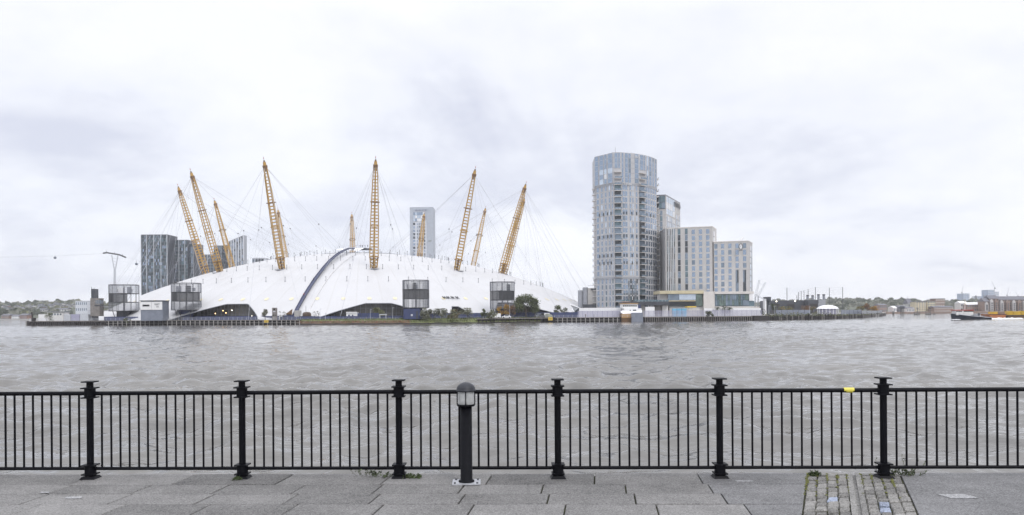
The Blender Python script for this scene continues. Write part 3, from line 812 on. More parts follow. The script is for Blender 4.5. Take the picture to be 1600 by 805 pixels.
mb.build('head', mast)
mb = MB(); mb.tube(mp(1., 0, 0), mp(1.035, 0, 0), .2, 'pale_steel', 6, .1); mb.sphere(mp(1.02, 0, 0), .3, 'red_paint', 4); mb.build('beacon', mast)
mb = MB(); mb.lathe((0, 0, -.6), [(2.2, 0), (4.2, 0), (4.2, .5), (2.2, .5), (2.2, 0)], 'grey_steel', 24); mb.build('foot_ring', mast)
# cables in the mast's own frame: x outward from dome centre
def loc(dth_, r, z=None):
    zz = (dz(r) if z is None else z)-HB
    return Vector((r*math.cos(dth_)-100., r*math.sin(dth_), zz))
hd = mp(.95, 0, 0); kn = MB()
def cable(a, b, r=.05, sag=0.):
    mb = MB(); n = 6 if sag else 1
    pts = [a.lerp(b, i/n)-Vector((0, 0, sag*4*(i/n)*(1-i/n))) for i in range(n+1)]
    mb.path(pts, r, 'cable', 4); mb.build('stay_cable', mast)
for s in (-1, 1):
    mid_ = hd.lerp(loc(s*.32, 60), .62); kn.sphere(mid_, .42, 'dark_steel', 3)
    cable(hd, mid_, .055)
    for dt, r in ((.25*s, 41), (.36*s, 60), (.20*s, 81)): cable(mid_, loc(dt, r), .04)
    m2 = hd.lerp(loc(s*.16, 103), .6); kn.sphere(m2, .36, 'dark_steel', 3); cable(hd, m2, .05)
    for dt, r in ((.13*s, 103), (.22*s, 103), (.13*s, 81)): cable(m2, loc(dt, r), .035)
    m3 = hd.lerp(loc(s*.17, 127), .55); cable(hd, m3, .05)
    for dt, r in ((.13*s, 125), (.22*s, 125)): cable(m3, loc(dt, r), .035)
    cable(hd, loc(s*.13, 166, LAND), .07); cable(hd, loc(s*.05, 34), .045)
    cable(hd, loc(s*.24, 147), .045)
kn.build('cable_knot', mast)
for k in range(12):
    a = PHI+k*math.pi/6
    p = Vector((DC.x-100*math.sin(a), DC.y-100*math.cos(a), HB)); rz = math.atan2(-math.cos(a), -math.sin(a))
    if k == 0: mast.location = p; mast.rotation_euler = (0, 0, rz)
    else: dup(mast, p, rz, MAST_LAB[k])
# ------------------------------------------------------------------ roof walkway and viewing platform
wk = thing('roof_walkway', 'blue fabric walkway climbing over the white dome to a platform', 'walkway', (DC.x, DC.y-162, LAND))
prof = [(165, .5), (158, .7), (145, .9), (125, 1.1), (105, 1.4), (90, 1.9), (75, 2.2), (60, 2.5), (48, 2.9), (36, 3.1), (24, 3.2)]
def wz(r, h): return Vector((DC.x-.5, DC.y-r, (dz(r) if r < 164 else LAND+.5)+h))
mb = MB(); rl = MB(); leg = MB()
for (r0, h0), (r1, h1) in zip(prof[:-1], prof[1:]):
    a, b = wz(r0, h0), wz(r1, h1)
    for sx in (-1, 1): pass
    W = .75
    mb.raw([(a.x-W, a.y, a.z), (a.x+W, a.y, a.z), (b.x+W, b.y, b.z), (b.x-W, b.y, b.z), (a.x-W, a.y, a.z-.35), (a.x+W, a.y, a.z-.35), (b.x+W, b.y, b.z-.35), (b.x-W, b.y, b.z-.35)],
           [(0, 1, 2, 3), (7, 6, 5, 4), (0, 4, 5, 1), (1, 5, 6, 2), (2, 6, 7, 3), (3, 7, 4, 0)], 'blue_cloth')
    for sx in (-1, 1):
        rl.raw([(a.x+sx*W, a.y, a.z), (b.x+sx*W, b.y, b.z), (b.x+sx*W, b.y, b.z+.45), (a.x+sx*W, a.y, a.z+.45), (a.x+sx*(W+.08), a.y, a.z), (b.x+sx*(W+.08), b.y, b.z), (b.x+sx*(W+.08), b.y, b.z+.45), (a.x+sx*(W+.08), a.y, a.z+.45)],
               [(0, 1, 2, 3), (7, 6, 5, 4), (2, 6, 7, 3)], 'blue_cloth')
    leg.tube(b-Vector((W, 0, .3)), Vector((b.x-W, b.y, dz(r1)-.2)), .09, 'grey_steel', 4); leg.tube(b-Vector((-W, 0, .3)), Vector((b.x+W, b.y, dz(r1)-.2)), .09, 'grey_steel', 4)
mb.build('deck', wk); rl.build('side_screen', wk); leg.build('support_frame', wk)
pl = thing('viewing_platform', 'small pale viewing platform on top of the dome beside the distant upright mast', 'platform', (DC.x+2, DC.y-14, ZT))
c = wz(12, 3.2)
mb = MB(); mb.prism([(c.x-4, c.y-10), (c.x+7, c.y-10), (c.x+7, c.y+10), (c.x-4, c.y+10)], c.z-.2, c.z+.15, 'pale_steel'); mb.build('deck', pl)
mb = MB()
for i in range(7):
    x = c.x-4+11*i/6; mb.tube((x, c.y-10, c.z+.15), (x, c.y-10, c.z+1.3), .06, 'grey_steel', 4)
mb.tube((c.x-4, c.y-10, c.z+1.3), (c.x+7, c.y-10, c.z+1.3), .07, 'grey_steel', 4); mb.build('balustrade', pl)
mb = MB(); mb.face([(c.x-12, c.y-14, c.z-1.6), (c.x-4, c.y-10, c.z-.25), (c.x+7, c.y-10, c.z-.25), (c.x+4, c.y-18, c.z-2.8)], 'white_fabric'); mb.build('canopy', pl)
mb = MB(); mb.box((c.x+6.5, c.y-7, c.z-.9), (9, 4, .9), 'dark_clad'); mb.build('service_box', pl)
# thin pale tube drawn in for the faint shadow line beside the walkway
mb = MB(); pts = []
for t in np.linspace(0, 1, 16):
    r = 164-(164-30)*t; x = DC.x+5.5+2.5*t*t; th = math.atan2(DC.x-x, r); rr = math.hypot(r, x-DC.x); pts.append(Vector((x, DC.y-r, (dz(rr) if rr < 164 else LAND+.4)+.5)))
mb.path(pts, .15, 'dirty_white', 5); mb.build('shadow_line', wk)
# walkway foot pavilion
o = thing('walkway_pavilion', 'low pavilion with brown shells at the foot of the blue walkway', 'pavilion', (*BL(465, 16), LAND))
D = bankD(465)+17
mb = MB(); a = P(446, 491, D); b_ = P(457.5, 483, D); 
mb.raw([P(446, 491, D), P(457, 482.6, D), P(456, 491.5, D), P(447, 490, D+5), P(457, 483.5, D+5), P(456, 491.5, D+5)], [(0, 1, 2), (5, 4, 3), (0, 3, 4, 1), (1, 4, 5, 2)], 'rust_brown'); mb.build('shell', o)
mb = MB(); cpt = P(479.5, 488.5, D); mb.lathe((cpt.x, cpt.y, LAND), [(1.7, 0), (2.05, 1.5), (2., 2.8), (1.5, 3.5), (.01, 3.7)], 'rust_dark', 16); mb.build('shell', o)
mb = MB(); q = P(478, 487, D-1.5); mb.tube((q.x, q.y, LAND), (q.x, q.y, P(477, 478, D).z), .08, 'dark_steel', 4); mb.build('pole', o)
mb = MB(); 
for p0, p1, z1, m_ in ((441, 459, 4.3, 'blue_hoarding'), (459.5, 467, 6.6, 'concrete'), (467.5, 487, 3.9, 'dark_clad')):
    x0, x1 = GX(p0, D, LAND), GX(p1, D, LAND); mb = MB(); mb.box(((x0+x1)/2, D+2.5, (LAND+z1)/2), (x1-x0, 4.5, z1-LAND), m_); mb.build('base_wall', o)
# ------------------------------------------------------------------ caged ventilation drums
def drum(label, cx, D, w_px, ytop, ybot, seed, band=(0., 1.)):
    g = random.Random(seed); c = P(cx, ybot, D); r = w_px/2*D/F; zb, zt = c.z, P(cx, ytop, D).z; H = zt-zb
    o = thing('ventilation_drum', label, 'ventilation drum', (c.x, D, LAND), 0, 'caged ventilation drums round the dome')
    X, Y = c.x, D
    for fz in (0, .33, .665, 1.):
        mb = MB(); mb.lathe((X, Y, zb+H*fz), [(r-.25, -.14), (r+.05, -.14), (r+.05, .14), (r-.25, .14), (r-.25, -.14)], 'dark_steel', 40); mb.build('ring_beam', o)
    mb = MB()
    for k in range(14):
        a = 6.283*k/14+.2; mb.tube((X+r*math.cos(a), Y+r*math.sin(a), zb), (X+r*math.cos(a), Y+r*math.sin(a), zt), .10, 'dark_steel', 4)
    mb.build('upright_frame', o)
    # fine mesh cladding as thin bars, top and bottom tiers
    for fz0, fz1 in ((.005, .325), (.67, .995)):
        mb = MB()
        for k in range(96):
            a = 6.283*k/96; mb.tube((X+(r+.02)*math.cos(a), Y+(r+.02)*math.sin(a), zb+H*fz0), (X+(r+.02)*math.cos(a), Y+(r+.02)*math.sin(a), zb+H*fz1), .055, 'grey_steel', 4, cap=False)
        for q in range(3):
            zz = zb+H*(fz0+(fz1-fz0)*(q+1)/4); mb.lathe((X, Y, zz), [(r, -.03), (r+.05, -.03), (r+.05, .03), (r, .03)], 'pale_steel', 48)
        mb.build('mesh_screen', o)
    # louvre band: stacked thin blades, open to one side
    a0, a1 = 6.283*band[0], 6.283*band[1]; nb = 9
    for q in range(nb):
        zz = zb+H*(.35+.30*q/(nb-1)); mb = MB(); n_ = 36; pts = [(X+(r-.12)*math.cos(a0+(a1-a0)*i/n_), Y+(r-.12)*math.sin(a0+(a1-a0)*i/n_)) for i in range(n_+1)]
        for p, q_ in zip(pts[:-1], pts[1:]): mb.face([(*p, zz-.24), (*q_, zz-.24), (q_[0], q_[1], zz+.21), (p[0], p[1], zz+.21)], 'dark_steel'); 
        mb.build('louvre', o)
    mb = MB()
    for k in range(5):
        a = g.uniform(0, 6.28); rr = g.uniform(.15, .6)*r; mb.box((X+rr*math.cos(a), Y+rr*math.sin(a), zb+H*.78), (g.uniform(1, 2.4), 1.4, H*g.uniform(.12, .3)), g.choice(['grey_steel', 'dark_steel', 'white_paint']), g.uniform(0, 1.5))
    mb.tube((X, Y, zb), (X, Y, zb+H*.9), .35, 'grey_steel', 8); mb.build('plant_equipment', o)
    for f_ in (0.0, .335, .668):
        mb = MB(); mb.lathe((X, Y, zb+H*f_), [(.3, 0), (r-.4, 0), (r-.4, .12), (.3, .12)], 'grey_steel', 32); mb.build('floor_grating', o)
    for k in range(6):
        a = 6.283*k/6+.3; mb = MB(); mb.tube((X+r*.55*math.cos(a), Y+r*.55*math.sin(a), LAND), (X+r*.75*math.cos(a), Y+r*.75*math.sin(a), zb), .18, 'dark_steel', 6); mb.build('leg', o)
    mb = MB(); mb.lathe((X, Y, LAND), [(r*.5, 0), (r*.5, zb-LAND)], 'blue_hoarding' if seed % 2 else 'dark_clad', 20); mb.build('base_drum', o)
    return o
drum('caged ventilation drum furthest from the glass tower, between the stair tower and the white hut', 194, 402, 43, 445.5, 486, 2, (.45, .86))
drum('caged ventilation drum with a split louvre band just past the white hut', 291.3, 384, 44, 443, 484.5, 3, (.42, 1.0))
drum('caged ventilation drum on a blue base beside the riverside bushes', 650, 356, 41, 438.5, 481, 5, (.48, 1.02))
drum('caged ventilation drum rising behind the yellow autumn trees', 785, 392, 38.5, 441, 483, 4, (.5, 1.3))
# small blue plant room under the drum by the bushes
def pbox(name, label, cat, p0, p1, yt, yb, D, dep, m, parts=None, z0=None, group=None):
    a, b = P(p0, yb, D), P(p1, yb, D); zt = P((p0+p1)/2, yt, D).z; zb = z0 if z0 is not None else a.z
    o = thing(name, label, cat, ((a.x+b.x)/2, D+dep/2, zb), 0, group)
    mb = MB(); mb.box(((a.x+b.x)/2, D+dep/2, (zb+zt)/2), (b.x-a.x, dep, zt-zb), m); mb.build('wall' if cat in ('building', 'hut', 'shed', 'house') else 'body', o)
    return o, a.x, b.x, zb, zt
def flat(o, name, p0, p1, yt, yb, D, m, th=.12, label=None, par=None):
    a, b = P(p0, yb, D), P(p1, yt, D); mb = MB(); mb.box(((a.x+b.x)/2, D-th/2, (a.z+b.z)/2), (b.x-a.x, th, b.z-a.z), m); q = mb.build(name, par or o)
    if label: q['label'] = label
    return q
o, *_ = pbox('plant_room', 'blue plant room under the caged drum by the bushes', 'hut', 630.5, 656, 482.5, 499, 350, 5, 'blue_hoarding', z0=LAND)
flat(o, 'hatch', 642, 645, 491, 494, 350, 'pale_steel'); flat(o, 'door', 650, 653, 486, 498, 350, 'dark_clad')
# white hut
o, x0, x1, zb, zt = pbox('kiosk_hut', 'white upper storey hut with black strip and small lettering on a slate grey base', 'hut', 220, 254, 470.5, 499, 372, 7, 'blue_grey_paint', z0=LAND)
flat(o, 'upper_panel', 220.4, 237, 471.6, 484.3, 372, 'white_paint', .25); flat(o, 'upper_panel', 237.6, 253.6, 471.6, 484.3, 372, 'white_paint', .25)
flat(o, 'sign_strip', 223, 233.3, 476.2, 478.6, 371.6, 'black_paint', .1)
mb = MB(); mb.box(((x0+x1)/2, 375.4, zt+.15), (x1-x0+.6, 7.8, .3), 'dark_clad'); mb.build('roof', o)
def text(par, s, px, py, D, size, m, ext=.03, rz=0.):
    cu = bpy.data.curves.new('lettering', 'FONT'); cu.body = s; cu.size = size; cu.extrude = ext; cu.align_x = 'CENTER'; cu.align_y = 'CENTER'
    t = bpy.data.objects.new('lettering', cu); COL.objects.link(t); cu.materials.append(MATS[m]); p = P(px, py, D); bpy.context.view_layer.update()
    dg = bpy.context.evaluated_depsgraph_get(); me = bpy.data.meshes.new_from_object(t.evaluated_get(dg)); bpy.data.objects.remove(t); t = bpy.data.objects.new('lettering', me); COL.objects.link(t)
    t.rotation_euler = (R(90), 0, rz)
    if par: t.parent = par; t.location = p-root_loc(par)
    else: t.location = p
    return t
text(o, 'EAST', 245.5, 475.6, 371.5, 1.1, 'dark_clad'); text(o, '14', 245.8, 479.6, 371.5, 1.1, 'dark_clad')
# slim stair tower and building beside it
o, *_ = pbox('stair_tower', 'slim black stair tower with a lower grey block, nearest the end of the jetty', 'building', 142.6, 147.6, 451.5, 494, 400, 4, 'dark_clad', z0=LAND)
flat(o, 'annexe', 147.8, 162, 466.2, 494.2, 401, 'grey_timber', 4); flat(o, 'annexe_band', 147.8, 162, 476.4, 478.3, 397, 'dark_clad', .1)
for a_, y_ in ((143.2, 448), (147, 450)): 
    p = P(a_, 452, 401); q = P(a_, y_, 401); mb = MB(); mb.tube(p, q, .1, 'dark_steel', 4); mb.build('antenna', o)
for y_ in (479.5, 485.5):
    mb = MB(); mb.tube(P(135, y_, 404), P(172, y_, 404), .3, 'pale_steel', 4); mb.build('pipe_bridge', o)
for k in range(5): flat(o, 'slot_window', 149.5+k*2.4, 150.6+k*2.4, 469, 475, 397, 'glass_mid', .06)
# loudspeaker-like pillar
o, *_ = pbox('signal_pillar', 'dark grey signal pillar with round lamps before the white dome skirt', 'pillar', 425.2, 431.8, 481, 495, 360, 1.6, 'grey_timber', z0=LAND)
for px_, py_, r_ in ((428.5, 483.4, .38), (427, 492.6, .28), (430, 492.6, .28)):
    p = P(px_, py_, 360); mb = MB(); mb.tube(p, p-Vector((0, .12, 0)), r_, 'black_paint', 12); mb.build('lamp', o)
flat(o, 'plate', 426.6, 430.4, 486.2, 487.6, 360, 'pale_steel', .08)
def notice(label, px, py, D, w_, h_, zb):
    p = P(px, py, D); o = thing('notice_board', label, 'sign', (p.x, D, zb)); mb = MB(); mb.box(p, (w_, .1, h_), 'yellow_sign'); mb.build('board', o)
    for s in (-1, 1):
        mb = MB(); mb.tube((p.x+s*w_*.35, D+.12, zb), (p.x+s*w_*.35, D+.12, p.z+h_/2), .06, 'grey_steel', 4); mb.build('post', o)
    mb = MB(); mb.box((p.x, D-.07, p.z+.15), (w_*.7, .03, .12), 'black_timber'); mb.box((p.x, D-.07, p.z-.2), (w_*.55, .03, .12), 'black_timber'); mb.build('lettering', o)
notice('yellow river notice board on the open jetty near the dome lights', 416.2, 502.2, bankD(416)-.2, 1.9, 1.15, 1.)
notice('yellow river notice board where the sloping jetty meets the open piles', 860, 498.2, bankD(860)-.2, 2.1, 1.5, 1.)
# ------------------------------------------------------------------ trees and bushes
def tree(label, px, yb, yt, wpx, D, kinds, seed, n=900, name='tree', cat='tree', group=None, lobes=7, leaf=.34, z0=LAND, airy=1.):
    g = random.Random(seed); b = P(px, yb, D); zt = P(px, yt, D).z; H = max(1.2, zt-z0); W = wpx*D/F/2*(1.5 if cat == 'bush' else 1.25); n = int(n*1.5); leaf = leaf*.88
    o = thing(name, label, cat, (b.x, D, z0), 0, group); tk = MB(); lf = MB()
    base = Vector((b.x, D, z0)); tr = max(.08, H*.028)
    low = .18 if cat == 'tree' else .02
    spine = base+Vector((g.gauss(0, .2), 0, H*.55)); tk.tube(base-Vector((0, 0, .2)), spine, tr, 'bark', 7, tr*.55)
    cl = []
    for i in range(lobes):
        u = (i+.5)/lobes; a = g.uniform(0, 6.283); rr = W*(.35+.45*g.random())
        zf = low+.12+(.86-low-.12)*g.random()**.8
        wid = math.sin(min(1, (zf-low+.12)/(1-low))*math.pi*.92)**.6
        c = base+Vector((math.cos(a)*rr*wid*1.05, math.sin(a)*rr*wid, H*zf)); s = (W*.42+H*.10)*g.uniform(.65, 1.1)*.62
        cl.append((c, s)); tk.tube(base.lerp(spine, g.uniform(.35, .95)), c, tr*.42, 'bark', 5, tr*.1)
    cl.append((base+Vector((g.gauss(0, .15)*W, 0, H*.86)), W*.34))
    for i in range(n):
        c, s = g.choice(cl); d = Vector((g.gauss(0, 1), g.gauss(0, 1), g.gauss(0, .85))).normalized()*s*(.45+.65*g.random()+.55*g.random()**5)
        p = c+d
        if p.z < z0+.1: continue
        if p.z > z0+H*1.03: p.z = z0+H*(1.03-.1*g.random())
        l_ = leaf*g.uniform(.5, 1.3); n_ = Vector((g.gauss(0, 1), g.gauss(0, 1), g.gauss(0, 1)+.5)).normalized(); t = n_.orthogonal().normalized(); t.rotate(Matrix.Rotation(g.uniform(0, 6.28), 3, n_)); b2 = n_.cross(t)
        k = kinds[0] if g.random() < .62 else g.choice(kinds)
        lf.face([p-t*l_, p-b2*l_*.45, p+t*l_, p+b2*l_*.5], k)
    tk.build('trunk', o); lf.build('crown', o); return o
GB = 'bushes along the top of the grass bank'
tree('grey green bush half covering the blue plant room', 661, 499, 482, 17, 349, ['leaf_grey', 'leaf_olive', 'leaf_dark'], 1, 900, 'bush', 'bush', GB)
tree('wide grey bush next beyond the one covering the plant room', 673, 499.5, 483.5, 13, 350, ['leaf_grey', 'leaf_grey', 'leaf_olive'], 2, 700, 'bush', 'bush', GB)
tree('dark grey bush before the vent marks on the dome', 690, 499, 482.5, 20, 349, ['leaf_grey', 'leaf_dark', 'leaf_olive'], 3, 1000, 'bush', 'bush', GB)
tree('low olive bush before the small arched dome opening', 708, 498.5, 484, 20, 351, ['leaf_olive', 'leaf_grey', 'leaf_rust'], 4, 900, 'bush', 'bush', GB)
tree('pale twiggy bush just past the small arched dome opening', 731, 498, 481.5, 18, 354, ['leaf_grey', 'leaf_olive', 'leaf_olive'], 5, 650, 'bush', 'bush', GB)
tree('small upright green sapling before the white skirt of the dome', 757, 497, 482, 9, 360, ['leaf_green', 'leaf_olive'], 6, 380, 'sapling', 'tree')
tree('round light green bush at the foot of the drum with autumn trees', 768, 498, 484.5, 13, 357, ['leaf_olive', 'leaf_grey', 'leaf_green'], 7, 600, 'bush', 'bush', GB)
tree('short yellow autumn tree before the drum', 780, 494, 478.5, 9, 372, ['leaf_autumn', 'leaf_autumn', 'leaf_olive'], 8, 420)
tree('taller golden brown autumn tree before the drum', 790.5, 494, 474.5, 12, 373, ['leaf_autumn', 'leaf_rust', 'leaf_olive'], 9, 560)
tree('slim dark brown autumn tree squeezed against the biggest bushy tree', 800, 496, 477.5, 12, 374, ['leaf_rust', 'leaf_dark', 'leaf_olive'], 10, 500)
tree('biggest bushy dark green tree on the bank before the dome', 822, 496, 460.5, 34, 378, ['leaf_green', 'leaf_dark', 'leaf_olive'], 11, 4200, lobes=16, leaf=.40)
tree('small side tree leaning out from the biggest bushy tree', 836, 495, 467.5, 11, 380, ['leaf_olive', 'leaf_grey'], 12, 520)
tree('ragged green tree before the far skirt of the dome', 871, 493, 477, 14, 398, ['leaf_green', 'leaf_dark'], 13, 620)
tree('low ragged bush next to the porch at the end of the dome', 882, 493, 481, 13, 399, ['leaf_dark', 'leaf_olive'], 14, 480, 'bush', 'bush')
tree('olive tree inside the unlit wide dome entrance', 590, 493, 481.5, 21, 361, ['leaf_olive', 'leaf_green', 'leaf_olive'], 15, 900)
tree('thin grey tree at the end of the lit dome entrance', 414.5, 495, 483, 10, 362, ['leaf_grey', 'leaf_olive'], 16, 420)
for i, (px_, lab) in enumerate(((437, 'nearly bare sapling standing nearest the signal pillar'), (443, 'nearly bare sapling close to the brown shell'), (491, 'nearly bare sapling just past the walkway foot'), (497, 'nearly bare sapling before the start of the unlit wide entrance'))):
    tree(lab, px_, 495, 485.5, 6, 360, ['leaf_grey'], 20+i, 70, 'sapling', 'tree', 'nearly bare saplings', lobes=5, leaf=.22)
GP = 'dark spiky palms before the hotel base'
def palm(label, px, yb, yt, D, seed):
    g = random.Random(seed); b = P(px, yb, D); z0 = LAND; zt = P(px, yt, D).z; H = zt-z0; o = thing('palm', label, 'palm', (b.x, D, z0), 0, GP)
    mb = MB(); mb.tube((b.x, D, z0), (b.x, D, z0+H*.68), .22, 'bark', 7, .16); mb.build('trunk', o); mb = MB()
    for i in range(34):
        a = g.uniform(0, 6.28); up = g.uniform(-.4, 1.2); d = Vector((math.cos(a), math.sin(a), up)).normalized(); L_ = H*.45*g.uniform(.7, 1.1); p = Vector((b.x, D, z0+H*.68)); t = d.cross(Vector((0, 0, 1))).normalized()*.2
        q = p+d*L_*.55; e_ = q+Vector((d.x, d.y, up*.3-.6)).normalized()*L_*.5
        mb.face([p-t*.3, q-t, q+t, p+t*.3], 'leaf_dark'); mb.face([q-t, e_, q+t], 'leaf_dark')
    mb.build('frond_crown', o)
palm('lone dark palm standing apart on the tower side of the pair', 1121, 490, 477.5, 392, 1)
palm('taller dark palm of the pair before the purple opening', 1132.5, 490, 476.5, 393, 2); palm('shorter dark palm of the pair, nearer the dark doorway', 1140.5, 490, 477.5, 394, 3)
tree('clump of green growing out of the jetty wall below the caged drum', 198.5, 503, 496.5, 8, 383.5, ['leaf_green', 'leaf_olive'], 31, 300, 'bush', 'bush', z0=1.0)
tree('small green bush at the dark end of the jetty', 78, 494, 488.5, 10, 393, ['leaf_green', 'leaf_olive'], 32, 250, 'bush', 'bush')
tree('dark bush against the palisade in front of the hotel corner wall', 1108, 495, 487, 11, 379, ['leaf_dark', 'leaf_dark', 'leaf_olive'], 33, 420, 'bush', 'bush')
tree('yellow green shrub before the black warehouse', 1226, 487, 479.5, 22, 470, ['leaf_olive', 'leaf_green', 'leaf_autumn'], 34, 900, 'shrub', 'bush')
tree('dark tree beside the black loading frame', 1207, 487, 474.5, 13, 520, ['leaf_dark', 'leaf_green'], 35, 700)
tree('rusty brown tree before the black warehouse wall', 1258, 488, 477.5, 14, 520, ['leaf_rust', 'leaf_olive'], 36, 600)
tree('pale olive shrub between the warehouse and the white tent', 1270, 488, 479, 10, 520, ['leaf_olive', 'leaf_rust'], 37, 450, 'shrub', 'bush')
tree('tall brown autumn tree at the far end of the planted frontage', 1356, 488, 474.5, 11, 640, ['leaf_rust', 'leaf_dark', 'leaf_autumn'], 38, 800, leaf=.5)
tree('golden autumn tree lowest and last on the planted frontage', 1365, 488.5, 479, 12, 625, ['leaf_autumn', 'leaf_rust'], 39, 700, leaf=.5)
tree('green shrub beside the blue site panels past the tent', 1345, 488, 479, 12, 640, ['leaf_olive', 'leaf_autumn'], 40, 600, 'shrub', 'bush', leaf=.5)
# ------------------------------------------------------------------ buildings
def body(o, poly, z0, z1, m, name='wall', roof=None):
    mb = MB(); mb.prism(poly, z0, z1, m); w_ = mb.build(name, o)
    if roof:
        cx, cy = sum(p[0] for p in poly)/len(poly), sum(p[1] for p in poly)/len(poly)
        mb = MB(); mb.prism([(cx+(x-cx)*1.012, cy+(y-cy)*1.012) for x, y in poly], z1, z1+.5, roof); mb.build('parapet', o)
    return w_
def strip(o, A, B, u0, u1, z0, z1, fh, mats, g, name='window_strip', sill='spandrel', sf=.2, th=.12, split=1):
    A, B = Vector((A[0], A[1], 0)), Vector((B[0], B[1], 0)); d = B-A; n = Vector((d.y, -d.x, 0)).normalized()
    mb = MB(); k = max(1, round((z1-z0)/fh)); h = (z1-z0)/k
    for s_ in range(split):
        a = A+d*(u0+(u1-u0)*s_/split)+n*th; b = A+d*(u0+(u1-u0)*(s_+1)/split)+n*th
        if split > 1: b = b-(b-a)*.08
        for i in range(k):
            za, zs, zb_ = z0+i*h, z0+i*h+h*sf, z0+(i+1)*h
            if sf > 0: mb.face([(a.x, a.y, za), (b.x, b.y, za), (b.x, b.y, zs), (a.x, a.y, zs)], sill)
            mb.face([(a.x, a.y, zs), (b.x, b.y, zs), (b.x, b.y, zb_), (a.x, a.y, zb_)], g.choice(mats))
    a = A+d*u0; b = A+d*u1
    for q in (a, b):
        mb.face([(q.x, q.y, z0), (q.x+n.x*th, q.y+n.y*th, z0), (q.x+n.x*th, q.y+n.y*th, z1), (q.x, q.y, z1)], sill)
    mb.face([(a.x, a.y, z1), (a.x+n.x*th, a.y+n.y*th, z1), (b.x+n.x*th, b.y+n.y*th, z1), (b.x, b.y, z1)], sill)
    return mb.build(name, o)
def band(o, A, B, z0, z1, m, th=.3, name='band', u0=0., u1=1.):
    A, B = Vector((A[0], A[1], 0)), Vector((B[0], B[1], 0)); d = B-A; n = Vector((d.y, -d.x, 0)).normalized(); a, b = A+d*u0, A+d*u1
    c = (a+b)/2+n*th/2; mb = MB(); mb.box((c.x, c.y, (z0+z1)/2), ((b-a).length, th, z1-z0), m, math.atan2(d.y, d.x)); return mb.build(name, o)
def XY(px, D, z=20.): return (GX(px, D, z), D)
g = random.Random(42)
# 1. tall residential tower
tw = thing('apartment_tower', 'tallest rounded apartment tower of glass and pale stone with two balcony stacks', 'tower', (*XY(975, 470), LAND))
ZT1 = P(960.5, 238.2, 455).z
foot = [XY(931.6, 467.8), XY(960.5, 455), XY(973, 455.4), XY(987, 457.4), XY(999, 460.4), XY(1009, 464), XY(1019.5, 470), XY(1027, 477)]
back_ = [(88.5, 492), (78, 500), (62, 502), (52, 486)]
def grow(poly, k):
    cx, cy = sum(p[0] for p in poly)/len(poly), sum(p[1] for p in poly)/len(poly); return [(cx+(x-cx)*k, cy+(y-cy)*k) for x, y in poly]
zb1, zb2, zc0, zc1 = ZY(962, 436, 455), ZY(962, 432.8, 455), ZY(962, 289, 455), ZY(962, 286, 455)
body(tw, foot+back_, LAND, ZT1-.3, 'tower_stone')
full = grow(foot+back_, 1.022)
body(tw, full, zc1, ZT1, 'tower_stone', 'crown')
for nm_, z0_, z1_ in (('dark_band', zb1, zb2), ('dark_band', zc0, zc1)):
    mb = MB(); mb.prism(grow(foot+back_, 1.018), z0_, z1_, 'spandrel'); mb.build(nm_, tw)
GL = ['glass_blue']*6+['glass_light']*2
GLB = ['glass_blue']*7+['glass_mid']
def by_px(p0, p1, ya, yb, mats, fh=3.65, name='window_strip', sill='tower_stone', sf=.24, grown=False, th=.12, split=1):
    # strip between picture columns p0..p1 on the tower's front, between two storeys' heights
    poly = full[:8] if grown else foot
    for a, b in zip(poly[:-1], poly[1:]):
        pa, pb = PXof(a[0], a[1], 40), PXof(b[0], b[1], 40)
        if pa-.3 <= (p0+p1)/2 < pb:
            f_ = lambda p: min(1, max(0, (p-pa)/(pb-pa)))
            strip(tw, a, b, f_(p0), f_(p1), ya, yb, fh, mats, g, name, sill, sf, th, split); return
# three tiers of window strips
for tier, (ya, yb) in enumerate(((7.2, zb1), (zb2, zc0))):
    mts = ['glass_mid', 'glass_blue', 'glass_dark', 'glass_teal', 'glass_blue'] if tier == 0 else GL
    for p0, p1, mm in ((933.2, 936.6, GLB), (940.2, 942.6, mts), (946.4, 948.6, mts), (952.2, 954.2, mts), (957, 958.4, mts), (973.4, 976.6, GLB), (977.4, 980.6, GLB), (984.4, 986.6, mts), (988.6, 990.4, mts), (994, 996.2, mts), (1009.4, 1012.2, GLB), (1013.2, 1015.6, mts), (1017, 1019, GLB), (1020.2, 1022.4, mts), (1023.4, 1025.6, GLB)):
        by_px(p0, p1, ya, yb, mm)
    # small dark square vents at two storeys of each tier
    if tier == 1:
        for yy in (zc0-31, zc0-47, zc0-17.5, zb2+12):
            for px_ in (937.6, 944.2, 950.4, 955.6, 975, 979.4, 987.4, 994.8, 1011, 1016.5, 1021.5):
                by_px(px_-.9, px_+.9, yy, yy+1.8, ['glass_dark'], 1.8, 'dark_vent', sf=0, th=.2)
    if tier == 0:
        for p0, p1 in ((981.2, 982.1), (982.9, 984), (986.9, 988.2), (990.8, 992.2), (992.8, 993.6)): by_px(p0, p1, ya, yb-1, ['glass_dark', 'glass_mid'], sf=.05)
for p0, p1, mm in ((930.5, 936, GLB), (938, 944, GL), (945.5, 949, ['glass_light', 'blind_white', 'glass_blue']), (951, 958, GL), (961.2, 966, GLB), (967, 969.8, GLB), (972.2, 975, GLB), (977.4, 982, GLB), (983, 986.4, GLB), (992.6, 998.4, GLB), (1001, 1006, GLB), (1007, 1008.7, GLB), (1011, 1013.6, GL), (1015, 1018.6, GLB), (1020, 1022.6, GLB), (1024, 1026.4, GLB)):
    top_only = 960 < p0 < 971 or 997 < p0 < 1007.5
    by_px(p0, p1, ZT1-9.5 if top_only else zc1+.2, ZT1-.4, mm, 3.1, grown=True, sf=.06)
for i in range(1, 6):
    mb = MB(); mb.prism(grow(foot+back_, 1.0235), zc1+i*3.05-.12, zc1+i*3.05+.12, 'spandrel'); mb.build('floor_line', tw)
